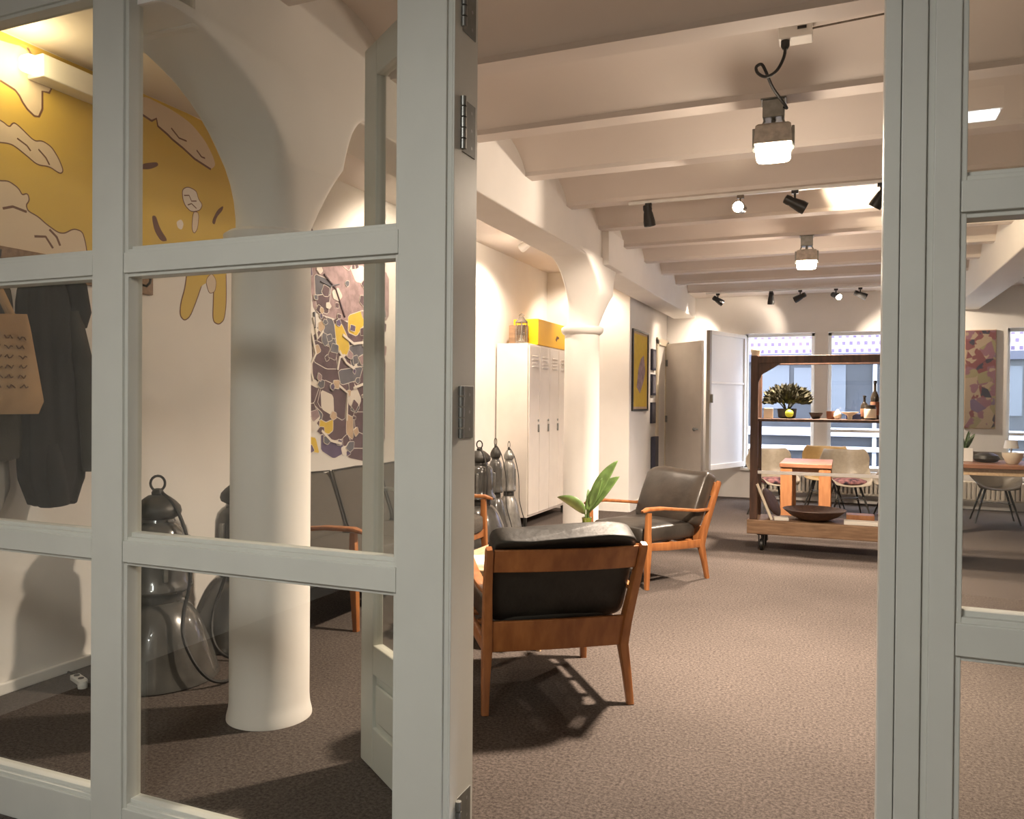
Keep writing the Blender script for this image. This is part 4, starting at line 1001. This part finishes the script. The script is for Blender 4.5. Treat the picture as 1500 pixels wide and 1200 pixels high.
def make_shell(lb, loc, rz, m, cushion=None):
    t = thing('shell_chair', lb, 'chair', loc, rz)
    prof = [(.27, .425), (.25, .44), (.16, .43), (.03, .415), (-.09, .42), (-.18, .45), (-.235, .52), (-.262, .62), (-.278, .72), (-.288, .80), (-.30, .835)]
    nV = len(prof); nU = 16
    rs = []
    for i, (y, z) in enumerate(prof):
        v = i/(nV-1); row = []
        hw = .235+.085*math.sin(min(1, v*1.6)*PI/2) - .10*max(0, v-.6)/.4 - .03*(1-v)
        side = .20*min(1, v*2.2)*(1-max(0, (v-.62)/.38))
        fw = .16*max(0, min(1, (v-.45)/.25))*(1-.45*max(0, (v-.75)/.25))
        for k in range(nU+1):
            u = -1+2*k/nU; a_ = abs(u)**2.6
            row.append((u*hw, y+fw*a_, z+side*a_-.02*(1-u*u)*(1-v)))
        rs.append(row)
    MB().rings(rs, cap=False, closed=False).build('shell', m, t, angle=80, solid=.009, subsurf=1)
    for x in (-1, 1):
        for y in (-1, 1):
            MB().tube([(x*.12, y*.11-.01, .405), (x*.235, y*.215-.01, 0)], [.014, .009], 10).build('leg', 'lampdark', t)
    MB().tube([(-.17, -.15, .24), (.17, .15, .24)], .004, 6).tube([(.17, -.15, .24), (-.17, .15, .24)], .004, 6).tube([(-.13, -.12, .40), (.13, .10, .40)], .006, 6).tube([(.13, -.12, .40), (-.13, .10, .40)], .006, 6).build('wire_brace', 'steel', t)
    if cushion: MB().pillow((0, .03, .455), (.40, .38, .06), .5, puff=.01).build('seat_pad', cushion, t, angle=80)
    return t
a0 = make_shell('beige shell chair with dark legs and floral pad behind the rack bowl', (.06, 10.75, 0), R(-165), 'shellgrey', 'floral')
make_shell('ochre shell chair behind the beige one near the radiator', (-.22, 11.45, 0), R(175), 'shellyellow')
dup(a0, (-.79, 10.45, 0), R(-150), 'beige shell chair at the left side of the narrow table')
a1 = make_shell('taupe shell chair tucked under the long right table', (1.70, 11.1, 0), R(180), 'shelldark')
make_shell('beige shell chair at the right end behind the rack near the sill', (.66, 11.0, 0), R(150), 'shellgrey', 'floral')
# on the right table
TT = .771
t = thing('potted_plant', 'green plant in white square pot at the left of the right table', 'plant', (1.28, 10.35, TT))
MB().box(-.075, .075, -.075, .075, 0, .15).build('pot', 'white', t, smooth=False, bevel=.008)
for k in range(6):
    a_ = k*1.05; leaf((.01*math.cos(a_), .01*math.sin(a_), .13), (.10*math.cos(a_), .10*math.sin(a_), .33+.03*(k % 2)), .025, .2).build('leaf', 'leaf', t, angle=80, solid=.001)
lath('basket', 'dark domed basket on the right table beside the white pot', 'basket', (1.485, 10.30, TT), [(.06, 0), (.11, .01), (.135, .04), (.12, .075), (.07, .10), (.02, .108)], 'lampdark', 28)
lath('bowl', 'cream bowl on the right table beside the dark basket', 'bowl', (1.71, 10.12, TT), [(.05, 0), (.06, .01), (.10, .08), (.105, .12), (.098, .12), (.06, .02)], 'cream', 28)
t = thing('table_lamp', 'small white table lamp on the right table', 'lamp', (1.76, 10.52, TT))
MB().lathe([(.06, 0), (.06, .012), (.012, .02), (.010, .17)], n=20).build('base', 'white', t)
MB().lathe([(.075, .15), (.06, .24), (.02, .245), (.02, .24), (.055, .235), (.07, .15)], n=24).build('lamp_shade', 'white', t)

# radiators under the windows
def radiator(lb, x0, x1):
    t = thing('radiator', lb, 'radiator', ((x0+x1)/2, YF-.11, 0)); h = (x1-x0)/2
    mb = MB(); n = int((x1-x0)/.055)
    for k in range(n):
        x = -h+(k+.5)*(2*h/n); mb.box(x-.018, x+.018, -.05, .05, .14, .38)
    mb.build('fins', 'radiator', t, smooth=False, bevel=.006)
    MB().box(-h, h, -.035, .035, .355, .385).box(-h, h, -.035, .035, .125, .155).build('header_pipe', 'radiator', t, smooth=False, bevel=.004)
    for x in (-h+.1, h-.1): MB().box(x-.02, x+.02, -.03, .03, 0, .13).build('foot', 'radiator', t, smooth=False)
    return t
radiator('cream ribbed radiator under the left and middle street windows', -1.15, .85)
radiator('cream ribbed radiator under the floral painting', 1.15, 3.0)
t = thing('painting', 'tall floral painting in red, plum and beige on the far wall', 'painting', (1.70, YF, 1.755))
MB().box(-.185, .185, -.03, 0, -.665, .665).build('canvas', 'm_sand', t, smooth=False, bevel=.003)
MB().box(-.178, .178, -.033, -.029, -.655, .655).build('painted_face', 'floralart', t, smooth=False)
# ------------------------------------------------------------------ outside
tag(MB().box(-14, 16, YF+.3, 20, -.3, -.02).build('street', 'asphalt', smooth=False), 'pale street paving outside the windows', 'street', kind='structure')
YB = 18.6
t = thing('building', 'patterned brick house across the street with dark shop front', 'building', (0, YB, 0))
MB().box(-9, 10, 0, 1, 2.50, 8.5).build('brick_wall', 'brick', t, smooth=False)
MB().box(-9, 10, -.06, .6, 2.33, 2.50).build('fascia', 'shopdark', t, smooth=False)
MB().box(-9, 10, .1, .3, -.05, 2.4).build('shop_glazing', 'shopglass', t, smooth=False)
for (a_, b_, c_, d_) in ((-1.0, -.55, 1.45, 2.2), (-1.7, -1.1, 1.3, 2.3), (-.25, .05, 1.2, 2.3), (.9, 1.2, 1.4, 2.1), (2.6, 3.3, 1.2, 2.2)):
    MB().box(a_, b_, .06, .1, c_, d_).build('blind', 'shoppale', t, smooth=False)
for x in (-4, -2.1, -.42, .62, 2.0, 3.8, 5.6): MB().box(x-.04, x+.04, 0, .12, 0, 2.34).build('mullion', 'concrete', t, smooth=False)
MB().box(-9, 10, -.05, .12, .72, .90).build('window_ledge', 'concrete', t, smooth=False)
MB().box(-9, 10, -.05, .12, .40, .50).build('window_ledge', 'concrete', t, smooth=False)
MB().box(-9, 10, -.02, .12, -.02, .10).build('plinth', 'concrete', t, smooth=False)
# entry side: unseen tube added to brighten the screen; panel light mirrors in panes
t = thing('fill_tube_light', 'unseen white tube light added under the entry ceiling to brighten the screen', 'tube light', (-1.1, -.9, 3.1))
MB().box(-.11, .11, -.62, .62, -.12, 0).build('housing', 'white', t, smooth=False, bevel=.006)
MB().box(-.09, .09, -.6, .6, -.145, -.12).build('diffuser', 'entryglow', t, smooth=False, bevel=.008)
t = thing('panel_light', 'small square white light under the entry ceiling', 'panel light', (.67, -.96, 3.1))
MB().box(-.10, .10, -.08, .08, -.12, 0).build('housing', 'white', t, smooth=False, bevel=.006)
MB().box(-.085, .085, -.065, .065, -.14, -.12).build('diffuser', 'entryglow', t, smooth=False, bevel=.008)

# ------------------------------------------------------------------ lights
warm = (1.0, 0.82, 0.65)
for L, e in ((L1, 85), (L2, 75)):
    x, y, _ = L.location
    put_light('lamp_light', 'AREA', (x, y, ZJ-.33), e*.92, warm, size=.16, spread=138)
    put_light('lamp_light', 'POINT', (x, y, ZJ-.38), e*.09, warm, size=.07)
# near track
def spot(n, loc, tgt, e, ang=60, col=warm, size=.04, blend=.6): return put_light(n, 'SPOT', loc, e, col, target=tgt, angle=ang, size=size, blend=blend)
spot('spot_patch', (-.27, JA+.01, 2.86), (.16, 6.82, 3.14), 130, 66, (1, .80, .56), .02, .5)
spot('spot_down', (-1.42, JA+.02, 2.80), (-2.3, 7.2, 1.9), 60, 70)
spot('spot_beam', (-.75, JA-.08, 2.86), (-2.1, 4.7, 2.86), 42, 60)
spot('spot_front', (-.745, JA-.1, 2.88), (-.6, 3.0, 1.0), 22, 70)
spot('spot_right', (.2, JA+.02, 2.82), (-1.4, 6.6, .3), 110, 55)
# window track
spot('spot_window', (-1.6, JB, 2.86), (-2.6, 12.2, 1.9), 110, 95)
spot('spot_window', (-.95, JB, 2.8), (-.8, 10.4, 0), 70, 80)
spot('spot_window', (-.62, JB, 2.86), (-1.6, 12.3, 2.3), 60, 100)
spot('spot_window', (-.10, JB-.1, 2.86), (1.5, 12.3, 1.7), 80, 90)
spot('spot_window', (.28, JB, 2.86), (1.6, 12.3, 2.0), 70, 80)
# aisle
spot('spot_aisle', (-3.1, 7.72, 2.98), (-3.66, 8.0, 1.6), 55, 120)
spot('spot_aisle', (-2.85, 7.0, 3.02), (-2.45, 7.4, 2.2), 28, 120)
spot('spot_aisle', (-2.85, 5.76, 2.98), (-3.66, 6.0, 2.0), 36, 125)
spot('spot_aisle', (-2.95, 9.5, 3.0), (-3.2, 10.08, 1.8), 22, 120)
put_light('batten_light', 'POINT', (XL+.17, 2.56, 2.97), 1.9, (1, .80, .45), size=.05)
# entry
put_light('fill_tube_area', 'AREA', (-1.1, -.9, 2.94), 26, (1.0, .97, .88), size=.18, shape='RECTANGLE', sizey=1.2)  # fill light of the added tube, brightens the front of the screen

# sky
w = bpy.data.worlds.new('World'); S.world = w; w.use_nodes = True
bg = w.node_tree.nodes['Background']; bg.inputs['Color'].default_value = (0.80, 0.88, 1.0, 1); bg.inputs['Strength'].default_value = 5.0

# ------------------------------------------------------------------ camera
cd = bpy.data.cameras.new('camera'); co = bpy.data.objects.new('camera', cd); COL.objects.link(co)
cd.sensor_fit = 'HORIZONTAL'; cd.sensor_width = 36; cd.lens = 36*1176/1500; cd.clip_start = .05; cd.clip_end = 200
yaw, pitch, roll = R(22.4), R(.54), R(.46)
rot = Matrix.Rotation(yaw, 4, 'Z') @ Matrix.Rotation(PI/2-pitch, 4, 'X') @ Matrix.Rotation(roll, 4, 'Z')
co.matrix_world = Matrix.Translation((0, 0, 1.4)) @ rot
S.camera = co
S.view_settings.view_transform = 'Standard'; S.view_settings.look = 'None'; S.view_settings.gamma = 1; S.view_settings.exposure = 1.64
S.view_settings.use_curve_mapping = False
